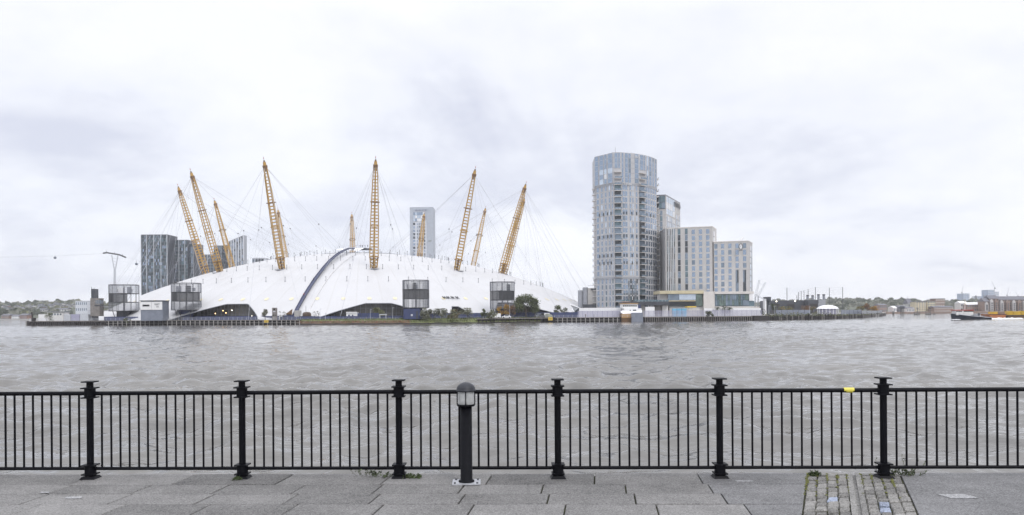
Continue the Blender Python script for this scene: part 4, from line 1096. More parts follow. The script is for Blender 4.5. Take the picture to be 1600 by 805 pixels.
# stacked balconies
def balcony_stack(p0, p1, seg, z0, z1, fh=3.65):
    a, b = foot[seg], foot[seg+1]; pa, pb = PXof(*a, 40), PXof(*b, 40); u0, u1 = (p0-pa)/(pb-pa), (p1-pa)/(pb-pa)
    A, B = Vector((*a, 0)), Vector((*b, 0)); d = B-A; n = Vector((d.y, -d.x, 0)).normalized(); rz = math.atan2(d.y, d.x)
    strip(tw, a, b, u0, u1, z0, z1, fh, ['glass_dark', 'glass_dark', 'glass_teal', 'glass_mid', 'glass_dark'], g, 'recess', 'dark_clad', .08, th=.1)
    c0 = A+d*((u0+u1)/2); w_ = (d*(u1-u0)).length+.5; k = int((z1-z0)/fh)
    for i in range(k+1):
        z = z0+i*fh; c = c0+n*.95
        mb = MB(); mb.box((c.x, c.y, z+.12), (w_, 1.9, .24), 'pale_stone', rz); q = mb.build('balcony', tw)
        if i < k:
            c2 = c0+n*1.85; mb = MB(); mb.box((c2.x, c2.y, z+.78), (w_-.1, .05, 1.05), 'glass_mid', rz); mb.tube(c2-d.normalized()*w_/2+Vector((0, 0, z+1.32)), c2+d.normalized()*w_/2+Vector((0, 0, z+1.32)), .05, 'grey_steel', 4)
            for s in (-.5, 0, .5):
                q2 = c2+d.normalized()*w_*s*.96; mb.tube((q2.x, q2.y, z+.25), (q2.x, q2.y, z+1.3), .06, 'dark_steel', 4)
            mb.build('balustrade', q)
z_st = 7.0; ztopb = ZY(965, 266.5, 455)
balcony_stack(960.9, 970.8, 1, z_st, z_st+3.65*round((ztopb-z_st)/3.65)); balcony_stack(999.3, 1007.6, 4, z_st+.4, z_st+.4+3.65*round((ztopb-1-z_st)/3.65))
for sidep, zhi in ((0, zc0), (7, ZY(1027, 275, 477))):
    x, y = foot[sidep]; k = int((zhi-z_st)/3.65)
    for i in range(k):
        z = z_st+3.65*(i+1); s = -1 if sidep == 0 else 1
        mb = MB(); mb.box((x+s*.7, y+3, z), (1.9, 5, .3), 'pale_stone'); mb.box((x+s*1.55, y+3, z+.65), (.06, 5, 1.1), 'glass_light'); mb.build('side_balcony', tw)
t_ = text(tw, 'AREBA', 993, 289.6, 451.5, 1.6, 'white_paint', rz=R(9)) if False else None
def letters(o, A, B, u0, u1, z, h, m, n, seed):
    gg = random.Random(seed); A, B = Vector((*A, 0)), Vector((*B, 0)); d = B-A; nn = Vector((d.y, -d.x, 0)).normalized(); rz = math.atan2(d.y, d.x); mb = MB()
    for i in range(n):
        u = u0+(u1-u0)*(i+.5)/n; c = A+d*u+nn*.45; w_ = d.length*(u1-u0)/n*.62
        mb.box((c.x, c.y, z), (w_*.28, .14, h), m, rz)
        if gg.random() < .7: mb.box((c.x+d.normalized().x*w_*.45, c.y+d.normalized().y*w_*.45, z), (w_*.26, .14, h), m, rz)
        mb.box((c.x+d.normalized().x*w_*.2, c.y+d.normalized().y*w_*.2, z+h*gg.choice([-.42, 0, .42])), (w_*.6, .14, h*.2), m, rz)
    return mb.build('sign_lettering', o)
letters(tw, full[3], full[4], .42, 1., ZT1-2.0, 1.7, 'white_paint', 4, 1); letters(tw, full[2], full[3], .2, 1., zc0+.6, 1.3, 'white_paint', 6, 2)
mb = MB(); p = P(961.5, 238, 462); mb.tube(p, p+Vector((0, 0, 3)), .08, 'dark_steel', 4); mb.build('aerial', tw)
# 2. second tower behind
t2 = thing('hotel_tower', 'second tallest tower with a dark glass top corner, just behind the rounded tower', 'tower', (*XY(1043, 500), LAND))
zz2 = P(1040.5, 305.3, 482).z
A, B, C_ = XY(1024, 484, 60), XY(1040.5, 482, 60), XY(1063, 519, 60)
body(t2, [A, B, C_, (C_[0]-14, C_[1]+5), (A[0]-2, A[1]+30)], LAND, zz2, 'stone', roof='grey_steel')
zg = ZY(1035, 326.5, 482); strip(t2, A, B, .06, .96, zg, zz2-.3, 3.6, ['glass_mid', 'glass_dark', 'glass_teal'], g, 'corner_glazing', 'dark_clad', .1, split=3)
strip(t2, A, B, .46, .68, 8, zg-1, 3.6, ['glass_mid', 'glass_dark', 'glass_teal', 'glass_mid'], g)
zg2 = ZY(1050, 337, 490); strip(t2, B, C_, .03, .60, zg2, zz2-.4, 4.2, ['glass_light', 'blind_white'], g, 'corner_glazing', 'pale_stone', .05, split=4)
for i in range(6): strip(t2, B, C_, .05+i*.095, .05+i*.095+.055, 30, zg2-1, 3.6, ['glass_light', 'glass_blue', 'blind_white'], g)
for i in range(3): strip(t2, B, C_, .68+i*.11, .68+i*.11+.05, 30, zz2-9, 3.6, ['glass_light', 'blind_white', 'glass_blue'], g)
letters(t2, B, C_, .52, 1., zz2-2.6, 3.2, 'dark_clad', 5, 3)
# 3. mid block
t3 = thing('hotel_block', 'middle stepped hotel block with pale fins and blue window columns', 'hotel', (*XY(1080, 470), LAND))
zz3 = P(1113, 354.7, 455).z; A, B, C_ = XY(1039.8, 463, 40), XY(1113, 455, 40), XY(1119.8, 471, 40)
body(t3, [A, B, C_, (C_[0], 486), (A[0]+1, 486)], LAND, zz3, 'stone', roof='pale_stone')
W3 = 1113-1039.8; U = lambda p: (p-1039.8)/W3
for p in (1042.3, 1045.2, 1048, 1050.9, 1053.6): strip(t3, A, B, U(p), U(p+1.3), 10, zz3-.4, 3.6, ['glass_mid', 'glass_dark', 'glass_teal'], g, sf=.05)
for p in (1042.3, 1045.2, 1048, 1050.9): band(t3, A, B, 10, zz3-.2, 'white_paint', .7, 'fin', U(p+1.6), U(p+2.3))
for p, w_ in ((1059.5, 4.2), (1070.8, 4.2)): strip(t3, A, B, U(p), U(p+w_), 10, zz3-.5, 3.6, ['glass_mid', 'glass_teal', 'glass_dark', 'glass_mid'], g, sf=.12)
for p in (1081.3, 1092.4, 1103.6): strip(t3, A, B, U(p), U(p+5), 10, zz3-1.2, 3.6, ['glass_blue']*5+['glass_mid'], g, sf=.24, sill='stone', split=1)
strip(t3, B, C_, .25, .5, 10, zz3-2, 3.6, ['glass_light', 'blind_white'], g)
# 4. lower block
t4 = thing('hotel_wing', 'lowest stepped hotel wing with a round white emblem near its top', 'hotel', (*XY(1145, 465), LAND))
zz4 = P(1169.7, 377.2, 450).z; A, B, C_ = XY(1115.4, 455, 35), XY(1169.7, 450, 35), XY(1175.8, 466, 35)
body(t4, [A, B, C_, (C_[0], 484), (A[0], 484)], LAND, zz4, 'stone', roof='pale_stone')
W4 = 1169.7-1115.4; U = lambda p: (p-1115.4)/W4; zmid = ZY(1150, 421, 450)
for p in (1116.2, 1126.8, 1138.2): strip(t4, A, B, U(p), U(p+5), 11, zz4-1, 3.6, ['glass_blue']*5+['glass_mid'], g, sf=.24, sill='stone', split=1)
for p in (1149.4, 1161.): 
    strip(t4, A, B, U(p), U(p+5), zmid, zz4-1, 3.6, ['glass_blue']*5+['glass_mid'], g, sf=.24, sill='stone', split=1)
    strip(t4, A, B, U(p), U(p+4.6), 14, zmid-.3, 7.2, ['glass_dark', 'glass_mid'], g, sf=.04, sill='dark_clad', split=2)
strip(t4, B, C_, .3, .55, 11, zz4-2, 3.6, ['glass_light', 'blind_white'], g); strip(t4, B, C_, .68, .85, 11, zz4-2, 3.6, ['glass_light', 'glass_blue'], g)
p = P(1157.6, 385.3, 448.6)
mb = MB()
for a_ in range(20):
    t0, t1 = a_*math.pi/10, (a_+1)*math.pi/10; mb.tube(p+Vector((1.05*math.cos(t0), 0, 1.6*math.sin(t0))), p+Vector((1.05*math.cos(t1), 0, 1.6*math.sin(t1))), .2, 'dark_clad', 5)
mb.build('emblem_ring', t4); mb = MB(); disc(mb, p+Vector((0, .1, 0)), Vector((0, -1, 0)), .95, 1.5, Vector((0, 0, 1)), 'white_paint', 20); mb.tube(p+Vector((.1, -.1, .8)), p+Vector((-.1, -.02, -.5)), .07, 'dark_clad', 4); mb.tube(p+Vector((-.3, -.02, .1)), p+Vector((.3, -.02, .2)), .05, 'dark_clad', 4); mb.build('emblem_face', t4)
mb = MB(); mb.box(p+Vector((0, .1, -2.2)), (2., .2, .35), 'dark_clad'); mb.build('emblem_plinth', t4)
mb = MB(); arm = [P(1156.2, 380.5, 452), P(1156.4, 377, 452), P(1157.6, 374.6, 452), P(1160, 372.4, 452), P(1162.4, 371, 452)]
for i, (a_, b_) in enumerate(zip(arm[:-1], arm[1:])): mb.tube(a_, b_, .62-.08*i, 'white_paint', 6, .54-.08*i)
mb.build('roof_cleaning_arm', t4)
# podium
pd = thing('hotel_podium', 'low hotel podium with cream slab roof, glass hall and long glass band tinted with green reflections', 'podium', (*XY(1110, 440), LAND))
def pblk(o, name, p0, p1, yt, yb, D, dep, m, z0=None):
    a, b = P(p0, yb, D), P(p1, yb, D); zt = P((p0+p1)/2, yt, D).z; zb = z0 if z0 is not None else a.z
    mb = MB(); mb.box(((a.x+b.x)/2, D+dep/2, (zb+zt)/2), (b.x-a.x, dep, zt-zb), m); return mb.build(name, o)
pblk(pd, 'roof_slab', 1031, 1099.6, 454.2, 459.4, 434, 20, 'cream_render'); pblk(pd, 'stone_wall', 1099.8, 1117, 455.6, 492, 434, 18, 'pale_stone', LAND)
pblk(pd, 'stone_wall', 1031, 1044, 459.4, 478, 437, 8, 'stone', LAND)
pblk(pd, 'glass_hall', 1044, 1061, 460, 469.5, 436, 12, 'glass_mid'); pblk(pd, 'glass_hall', 1061.2, 1087, 460, 468.8, 435.5, 12, 'glass_light'); pblk(pd, 'glass_hall', 1087.4, 1099.4, 460, 478.5, 436, 16, 'glass_reflect_green')
pblk(pd, 'terrace_edge', 1045, 1087, 469.6, 471., 433, 14, 'cream_render'); pblk(pd, 'dark_undercroft', 1046, 1087, 471.2, 479, 436, 10, 'glass_dark')
pblk(pd, 'ground_wall', 1046, 1099.4, 479.4, 493, 437, 10, 'dirty_white', LAND)
pblk(pd, 'fascia', 1117, 1178, 455.5, 459.6, 433.5, 20, 'pale_stone'); pblk(pd, 'base', 1117.2, 1187, 478.8, 493, 433.5, 18, 'pale_stone', LAND)
A, B = XY(1117.2, 434.4, 10), XY(1170.5, 434.4, 10); zl, zh = ZY(1144, 478.6, 434.4), ZY(1144, 459.8, 434.4)
body(pd, [A, B, (B[0], 450), (A[0], 450)], zl, zh, 'dark_clad', 'glass_band_frame')
for i in range(16): strip(pd, A, B, (i+.06)/16, (i+.94)/16, zl+.1, zh-.1, 3.6, ['glass_reflect_green', 'glass_reflect_green', 'glass_teal', 'glass_mid'], g, 'glass_panel', 'dark_clad', .06)
pblk(pd, 'white_panel', 1171, 1176.4, 459.8, 470, 433.4, 8, 'white_paint'); pblk(pd, 'dark_panel', 1170.6, 1178.6, 470.2, 478.6, 434.6, 8, 'glass_teal')
pblk(pd, 'doorway', 1147, 1159, 483, 493, 433.2, .25, 'dark_clad', LAND); pblk(pd, 'purple_opening', 1129, 1141, 484, 493, 433.2, .25, 'blue_hoarding', LAND)
pblk(pd, 'yellow_canopy', 1074, 1088, 478.6, 480.6, 426, 6, 'yellow_sign')
# elevated terrace on columns
el = thing('elevated_terrace', 'dark raised terrace on thick columns at the foot of the rounded tower', 'terrace', (*XY(1010, 430), LAND))
pblk(el, 'deck', 972, 1046, 471.4, 477.2, 424, 16, 'dark_clad'); 
for i in range(14): pblk(el, 'baluster_panel', 972.5+i*5.2, 977.1+i*5.2, 468.6, 471.2, 424, .15, 'glass_teal')
for a_, b_, m_ in ((1002.2, 1007.6, 'concrete'), (1024, 1033.5, 'grey_timber'), (1035, 1044, 'dirty_white'), (975, 979, 'concrete')): pblk(el, 'column', a_, b_, 477.2, 494, 427, 5, m_, LAND)
# silos
so_ = thing('silo_group', 'two grey cylindrical silos joined to a pale square block beside the rounded tower', 'silo', (*XY(918, 474), LAND))
for cx_, r_, yt in ((906.8, 3.7, 454.5), (914.8, 4.4, 450)):
    p = P(cx_, 480, 472); rr = r_*472/F; zt = P(cx_, yt, 472).z; mb = MB(); mb.lathe((p.x, 472, LAND), [(rr, 0), (rr, zt-LAND), (rr*.9, zt-LAND+.3), (.01, zt-LAND+.5)], 'grey_steel', 28); q = mb.build('silo', so_)
    for f_ in (.35, .7, .97): mb = MB(); mb.lathe((p.x, 472, LAND+(zt-LAND)*f_), [(rr, -.15), (rr+.12, -.15), (rr+.12, .15), (rr, .15)], 'spandrel', 28); mb.build('hoop', q)
pblk(so_, 'block', 918.6, 935.5, 450.2, 480, 470, 10, 'concrete', LAND); pblk(so_, 'block_windows', 923, 932, 451, 453.5, 469.8, .2, 'dark_clad'); pblk(so_, 'dark_base', 911, 934, 475.8, 480, 468, .8, 'dark_clad', LAND); pblk(so_, 'roof_rail', 918.6, 934, 446.2, 446.7, 471, .1, 'grey_steel')
# ---- apartment blocks behind the dome
def glass_block(label, p0, p1, ytl, ytr, D, nst, m_wall, mats, seed, fins=(), dep=22, fh=3.2, name='apartment_block', sill='spandrel', split=2, finm='pale_steel'):
    gg = random.Random(seed); zt = (P(p0, ytl, D).z+P(p1, ytr, D).z)/2; A, B = XY(p0, D, zt-10), XY(p1, D, zt-10)
    o = thing(name, label, 'apartment block', ((A[0]+B[0])/2, D+dep/2, LAND)); body(o, [A, B, (B[0], D+dep), (A[0], D+dep)], LAND, zt, m_wall, roof='grey_steel')
    for i in range(nst): strip(o, A, B, (i+.08)/nst, (i+.92)/nst, 20, zt-.6, fh, mats, gg, sill='slate' if sill == 'spandrel' and m_wall == 'dark_clad' else sill, sf=.17, split=split)
    for f_ in fins: band(o, A, B, 20, zt+.3, finm, .8, 'fin', f_-.007, f_+.007)
    return o, A, B, zt
DG = ['glass_deep', 'glass_deep', 'glass_teal', 'glass_deep', 'glass_dark', 'glass_teal', 'glass_mid', 'glass_deep', 'glass_blue']
glass_block('dark green glass apartment block with white fins, tallest of its cluster', 220.4, 261.4, 366, 368.5, 720, 8, 'dark_clad', DG, 1, (.005, .22, .49, .76, .995))
glass_block('dark glass apartment block beside the tallest of its cluster, a step lower', 262.2, 293.6, 374.8, 376.5, 735, 6, 'dark_clad', DG, 2, (.27, .56, .85))
glass_block('narrow dark apartment wing stepping down from the dark glass blocks', 294, 303.4, 380.3, 381, 738, 2, 'dark_clad', DG, 3, (.9,))
glass_block('low bluish apartment block behind the feet of the leaning masts', 304, 333.5, 397.8, 399, 800, 6, 'spandrel', ['glass_mid', 'glass_blue', 'glass_mid', 'glass_teal'], 4, (.35, .7))
glass_block('dark block squeezed between the leaning masts and the slanted fin tower', 334, 357.5, 384.5, 384, 810, 5, 'dark_clad', DG, 5, (.5,))
# slanted tower with fins
D = 790; st_ = thing('slanted_tower', 'grey tower with slanting top and vertical fins behind the leaning masts', 'tower', (*XY(371, D), LAND))
a_, b_, c_ = P(357.5, 377, D), P(376.5, 370, D), P(380.5, 367.4, D); e_ = P(385.6, 368.6, D+20)
mb = MB(); v = []
pr = [(a_.x, D, a_.z), (c_.x, D, c_.z), (e_.x, D+20, e_.z), (a_.x+2, D+24, a_.z)]
mb.raw([(x, y, LAND) for x, y, z in pr]+pr, [(0, 1, 5, 4), (1, 2, 6, 5), (2, 3, 7, 6), (3, 0, 4, 7), (4, 5, 6, 7)], 'spandrel'); mb.build('wall', st_)
for i in range(6):
    u = (i+.5)/6; x0 = a_.x+(c_.x-a_.x)*(u-.045); x1 = a_.x+(c_.x-a_.x)*(u+.045); zt = a_.z+(c_.z-a_.z)*u-1
    strip(st_, (x0, D), (x1, D), 0, 1, 25, zt, 3.2, ['glass_mid', 'glass_dark', 'glass_blue'], g, sf=.12)
for i in range(7):
    u = i/6; x = a_.x+(c_.x-a_.x)*u; zt = a_.z+(c_.z-a_.z)*u; mb = MB(); mb.box((x, D-.5, (25+zt)/2), (1.1, 1, zt-25), 'pale_steel'); mb.build('fin', st_)
glass_block('low dark roofed block peeping over the dome beside the leaning mast foot', 394, 412.5, 404, 404, 760, 4, 'pale_steel', ['glass_dark', 'glass_mid', 'glass_dark'], 6, (), split=1)
# slab tower
o, A, B, zt = glass_block('tall pale grey slab tower standing alone behind the dome', 640.4, 676.8, 323.6, 323.8, 720, 1, 'stone', ['glass_light'], 7, (), dep=20, name='slab_tower') if False else (None,)*4
D = 720; o = thing('slab_tower', 'tall pale grey slab tower standing alone behind the dome', 'tower', (*XY(658, D), LAND)); zt = P(658, 323.7, D).z; A, B = XY(640.4, D, zt-20), XY(676.8, D, zt-20)
body(o, [A, B, (B[0], D+20), (A[0], D+20)], LAND, zt, 'slab_grey')
W_ = 36.4; U = lambda p: (p-640.4)/W_
band(o, A, B, 40, zt-12, 'pale_steel', .3, 'pale_panel', U(646), U(666.5))
zs = ZY(650, 347.5, D); strip(o, A, B, U(646), U(664), zs+.6, ZY(650, 332, D), 3.2, ['glass_light', 'blind_white', 'glass_blue'], g, sf=.1, th=.5, split=6)
for p0, p1 in ((645.6, 648.8), (651.6, 653), (654.4, 655.8), (657, 658.4), (659.4, 660.8), (662.6, 664.4)): strip(o, A, B, U(p0), U(p1), 42, zs-.5, 3.2, ['glass_mid', 'glass_dark', 'glass_blue'], g, sf=.3, sill='pale_steel', th=.45)
band(o, A, B, 42, zt-1, 'slab_grey', .25, 'side_panel', U(667.5), U(676.6))
letters(o, A, B, U(648), U(668), ZY(658, 328.6, D), 1.1, 'blue_hoarding', 9, 9); letters(o, A, B, U(669), U(674.5), ZY(671, 376.6, D), 1.3, 'leaf_green', 4, 10)
# ------------------------------------------------------------------ cable car
D = 900; cc = thing('cable_car_tower', 'slender pale Y shaped cable car tower with a broad curved crossarm', 'cable car tower', (*XY(179, D), LAND))
for s, xa in ((-1, 174.6), (1, 184.4)):
    mb = MB(); pts = [P(179.2+s*1.4, 470, D), P(179.2+s*1.0, 440, D), P(179.4+s*.8, 421, D), P((179.4+xa)/2+s*.3, 411, D), P(xa, 398.6, D)]
    for i, (a_, b_) in enumerate(zip(pts[:-1], pts[1:])): mb.tube(a_, b_, .75-.06*i, 'pale_steel', 6)
    mb.build('leg', cc)
mb = MB()
for k in range(9): y_ = 403+k*4.6; p = 179.3; w_ = max(1.2, 4.6-k*.9); mb.tube(P(p-w_, y_, D), P(p+w_, y_+2.4, D), .3, 'pale_steel', 4)
mb.build('bracing', cc)
mb = MB(); mb.path([P(161.2, 395.8, D), P(167, 394.8, D), P(173, 396, D), P(179.5, 397, D), P(186, 398, D), P(191, 400, D), P(196.6, 402.4, D)], .95, 'dark_steel', 6); mb.build('crossarm', cc)
for px_, y_ in ((166, 394.3), (178.8, 396.3), (191.3, 399.4)): 
    mb = MB(); mb.tube(P(px_, y_, D), P(px_, y_-2.6, D), .5, 'grey_steel', 5, .2); mb.build('saddle', cc)
for lab, pts in (('thin cable sagging away from the cable car tower past the lone gondola', [(162, 396), (86, 400), (0, 402), (-200, 402)]), ('thin cable running down from the cable car tower towards the glass blocks', [(194, 401), (213, 407), (240, 417), (300, 447)])):
    mb = MB(); pt = [P(a_, b_, D) for a_, b_ in pts]; mb.path(pt, .08, 'cable', 4); mb.path([q+Vector((0, 9, .4)) for q in pt], .05, 'cable', 4); one(mb, 'cable', lab, 'cable', pt[0], 'cable car cables')
for lab, px_, y_ in (('dark gondola hanging alone out over the river', 86, 402.8), ('gondola hanging beside the dark glass apartment blocks', 213.2, 412.6)):
    p = P(px_, y_, D); o = thing('gondola', lab, 'gondola', (p.x, p.y, p.z-1), 0, 'cable car gondolas'); mb = MB(); mb.lathe((p.x, p.y, p.z), [(.01, -1.4), (1.1, -1.3), (1.5, -.4), (1.5, .7), (1.1, 1.2), (.01, 1.3)], 'dark_clad', 12); mb.build('cabin', o); mb = MB(); mb.lathe((p.x, p.y, p.z), [(1.52, -.3), (1.53, .6)], 'glass_mid', 12); mb.build('window_band', o); mb = MB(); mb.tube(p+Vector((0, 0, 1.2)), p+Vector((0, 0, 3.6)), .15, 'dark_steel', 4); mb.build('hanger', o)
# ------------------------------------------------------------------ items at the jetty end
o, *_ = pbox('site_shed', 'long low white shed near the end of the jetty', 'shed', 74, 98, 488.2, 496, 398, 6, 'dirty_white', z0=LAND)
mb = MB(); a_, b_ = P(73.5, 488, 397.6), P(98.5, 488, 397.6); mb.box(((a_.x+b_.x)/2, 401, a_.z+.15), (b_.x-a_.x, 7, .3), 'grey_steel'); mb.build('roof', o)
for k in range(5): flat(o, 'window', 76+k*4.4, 78.4+k*4.4, 490, 492.6, 398, 'glass_mid', .08)
for i, (p0, p1, m_, lab) in enumerate(((99, 110, 'pale_steel', 'pale grey storage container next to the long white shed'), (111, 124, 'lilac_rail', 'lilac grey storage container in the middle of the row'), (125, 138, 'pale_steel', 'pale grey storage container closest to the stair tower'), (60, 72, 'white_paint', 'short white storage container at the river end of the row'))):
    o, x0, x1, zb, zt = pbox('storage_container', lab, 'container', p0, p1, 491.2, 496, 399, 2.6, m_, z0=LAND, group='containers on the jetty end'); mb = MB()
    for k in range(10): x = x0+(x1-x0)*(k+.5)/10; mb.box((x, 398.97, (zb+zt)/2), (.12, .06, zt-zb-.3), m_)
    mb.build('corrugation', o)
o = thing('mooring_crane', 'stubby black mooring crane on the tip of the jetty', 'crane', (*BL(50, 1.5), LAND)); p = P(51.5, 497, 392); mb = MB(); mb.tube((p.x, 392, LAND), P(49.5, 488, 392), .35, 'black_timber', 6); mb.build('arm', o); mb = MB(); mb.box((p.x+.4, 392, LAND+.9), (1.6, 1.4, 1.8), 'black_timber'); mb.build('base', o)
def vehicle(label, px, yb, D, m, L_=4.4, H=1.5, name='parked_car', cat='car', z0=LAND, group=None):
    p = P(px, yb, D); x, y = p.x, D; o = thing(name, label, cat, (x, y, z0), 0, group); z = z0
    mb = MB(); h1 = H*.55; pr = [(-L_/2, .3), (-L_/2, h1), (-L_*.30, h1*1.06), (-L_*.2, H), (L_*.28, H), (L_*.40, h1*1.1), (L_/2, h1), (L_/2, .3)] if cat == 'car' else [(-L_/2, .35), (-L_/2, H*.55), (-L_*.36, H*.62), (-L_*.28, H), (L_/2, H), (L_/2, .35)]
    n_ = len(pr); v = [(x+a, y-.85, z+b) for a, b in pr]+[(x+a, y+.85, z+b) for a, b in pr]
    mb.raw(v, [tuple(range(n_)), tuple(range(2*n_-1, n_-1, -1))]+[(i, n_+i, n_+(i+1) % n_, (i+1) % n_) for i in range(n_)], m); mb.build('body', o)
    mb = MB(); mb.box((x+L_*.03 if cat == 'car' else x-L_*.22, y-.87, z+H*.77), (L_*.42 if cat == 'car' else L_*.12, .05, H*.28), 'glass_dark'); mb.build('side_window', o)
    for s in (-.32, .32):
        mb = MB(); mb.tube((x+s*L_, y-.9, z+.32), (x+s*L_, y-.62, z+.32), .32, 'black_timber', 12); mb.build('wheel', o)
    return o
for i, (px_, m_, cat, lab) in enumerate(((774, 'white_paint', 'van', 'white van parked behind the fence below the yellow autumn tree'), (791.5, 'white_paint', 'car', 'white car parked by the brown autumn tree'), (846, 'lilac_rail', 'car', 'lilac grey car nearest the biggest bushy tree'), (850.5, 'white_paint', 'van', 'white van beside the lilac grey car on the slope'), (842, 'blue_grey_paint', 'van', 'blue grey van half behind the biggest bushy tree'))):
    vehicle(lab, px_, 498, 366 if px_ < 800 else 384, m_, 5.2 if cat == 'van' else 4.4, 2.3 if cat == 'van' else 1.5, 'van' if cat == 'van' else 'parked_car', cat)
p = P(856.5, 494.5, 379); mb = MB(); mb.lathe((p.x, 379, LAND), [(2.2, 0), (2.1, .9), (1.5, 1.6), (.6, 1.95), (.01, 2.0)], 'leaf_grey', 20); one(mb, 'covered_mound', 'grey green covered mound next to the yellow notice on the slope', 'mound', (p.x, 379, LAND))
# street lamps on the bank
for lab, px_, yt, D in (('thin lamp post before the start of the unlit wide entrance', 500.2, 483, 352), ('thin lamp post at the end of the blue walkway foot', 508.5, 489.5, 352), ('pale lamp post before the middle of the unlit wide entrance', 578.5, 484, 352), ('pale lamp post towards the drum side of the unlit wide entrance', 613.5, 481, 352), ('pole beside the autumn trees', 796.5, 470, 371), ('pale lamp post by the bicycle sculpture', 1201.5, 478, 400), ('pale lamp post before the yellow green shrub', 1210.5, 478.5, 400), ('short pale lamp post beside the tent', 1265, 479.5, 430), ('pale lamp post at the river side of the white tent', 1279, 475, 420), ('pale post before the blue panels past the tent', 1321, 481.5, 440)):
    p = P(px_, 490, D); zt = P(px_, yt, D).z; o = thing('lamp_post', lab, 'lamp post', (p.x, D, LAND)); mb = MB(); mb.tube((p.x, D, LAND), (p.x, D, zt), .09, 'pale_steel', 6, .05); mb.build('post', o); mb = MB(); mb.box((p.x+.3, D, zt), (.9, .25, .16), 'pale_steel'); mb.build('lantern', o)
# white sheds and gantry inside the unlit entrance
o, *_ = pbox('marquee', 'white marquee in front of the unlit wide entrance', 'marquee', 541, 557.5, 488.6, 497, 357, 5, 'white_paint', z0=LAND); flat(o, 'roof_edge', 541, 558, 487.4, 488.8, 356.8, 'white_fabric', .4); flat(o, 'opening', 544, 546.5, 492, 497, 357, 'blue_hoarding', .08); flat(o, 'opening', 550, 552, 492, 497, 357, 'blue_hoarding', .08)
o = thing('goal_gantry', 'pale square gantry frame before the unlit entrance', 'gantry', (*BL(598, 11.5), LAND)); 
for px_ in (593.5, 603): pblk(o, 'upright', px_-.4, px_+.4, 491.5, 499, 354.5, .4, 'pale_steel', LAND)
pblk(o, 'beam', 592.5, 604.5, 491, 492.4, 354.4, .6, 'pale_steel')
# ------------------------------------------------------------------ people
def person(label, px, D, z, coat, rz=0., group=None):
    me = bpy.data.meshes.new('person'); V = [(0, 0, .92), (0, 0, 1.15), (0, 0, 1.40), (0, 0, 1.52), (0, .01, 1.63), (0, 0, 1.74), (-.19, 0, 1.40), (-.25, .02, 1.12), (-.24, -.06, .88), (.19, 0, 1.40), (.25, .02, 1.12), (.23, -.08, .90), (-.09, 0, .86), (-.10, -.02, .48), (-.10, .02, .06), (-.10, -.12, .03), (.09, 0, .86), (.11, .04, .48), (.11, .10, .06), (.11, -.03, .03)]
    Ed = [(0, 1), (1, 2), (2, 3), (3, 4), (4, 5), (2, 6), (6, 7), (7, 8), (2, 9), (9, 10), (10, 11), (0, 12), (12, 13), (13, 14), (14, 15), (0, 16), (16, 17), (17, 18), (18, 19)]
    rad = [.15, .15, .16, .065, .105, .085, .075, .055, .04, .075, .055, .04, .1, .075, .05, .045, .1, .075, .05, .045]
    me.from_pydata(V, Ed, []); x = GX(px, D, z+.9); o = bpy.data.objects.new('person', me); COL.objects.link(o); o.location = (x, D, z); o.rotation_euler = (0, 0, rz); tag(o, label, 'person', group)
    o.modifiers.new('skin', 'SKIN'); sv = me.skin_vertices[0].data
    for i, r_ in enumerate(rad): sv[i].radius = (r_, r_*(.72 if i < 3 else 1))
    sv[0].use_root = True; s = o.modifiers.new('smooth', 'SUBSURF'); s.levels = 1; s.render_levels = 1
    nm_ = 'clothes_'+coat
    if nm_ not in MATS:
        c_ = {'dark': (.03, .03, .04), 'blue': (.04, .06, .16), 'red': (.3, .04, .04)}[coat]; mat(nm_, c_, .8)
        nt, N, L, b = nodes_of(nm_); tc = N.new('ShaderNodeTexCoord'); sp = N.new('ShaderNodeSeparateXYZ'); L.new(tc.outputs['Object'], sp.inputs[0]); rp = N.new('ShaderNodeValToRGB'); L.new(sp.outputs[2], rp.inputs[0])
        mm = N.new('ShaderNodeMapRange'); mm.inputs['From Max'].default_value = 2; L.new(sp.outputs[2], mm.inputs['Value']); L.new(mm.outputs[0], rp.inputs[0]); rp.color_ramp.interpolation = 'CONSTANT'
        e = rp.color_ramp.elements; e[0].color = (.02, .02, .03, 1); e[0].position = 0; e[1].position = .44; e[1].color = (*c_, 1); q = e.new(.755); q.color = (.42, .26, .19, 1); q = e.new(.845); q.color = (.03, .02, .015, 1); L.new(rp.outputs['Color'], b.inputs['Base Color'])
    me.materials.append(MATS[nm_]); return o
pc = wz(12, 3.35)
for i, (px_, dd, coat, lab) in enumerate(((563, -9, 'dark', 'person in dark coat nearest the distant upright mast on the dome platform'), (566.5, -8, 'dark', 'person in dark coat second along the dome platform rail'), (570.5, -9.3, 'blue', 'person in blue coat standing at the dome platform rail'), (574.5, -8.4, 'dark', 'person in dark coat closest to the big mast on the dome platform'))):
    person(lab, px_, pc.y+dd, pc.z, coat, i*.8, 'people on the dome platform')
for lab, r in (('climber in dark clothes halfway up the blue walkway', 127), ('climber in red jacket low on the blue walkway', 146)):
    q = wz(r, 1.1 if r == 127 else .9); q.z += .05; o = person(lab, 480, q.y, q.z, 'red' if r > 130 else 'dark', math.pi); o.location.x = q.x
person('person in dark clothes standing against the palisade near the silos', 915, bankD(915)+6.6, LAND, 'dark', .3); person('person in blue coat walking behind the jetty rail near the tower foot', 928, bankD(928)+6.6, LAND, 'blue', 1.4)
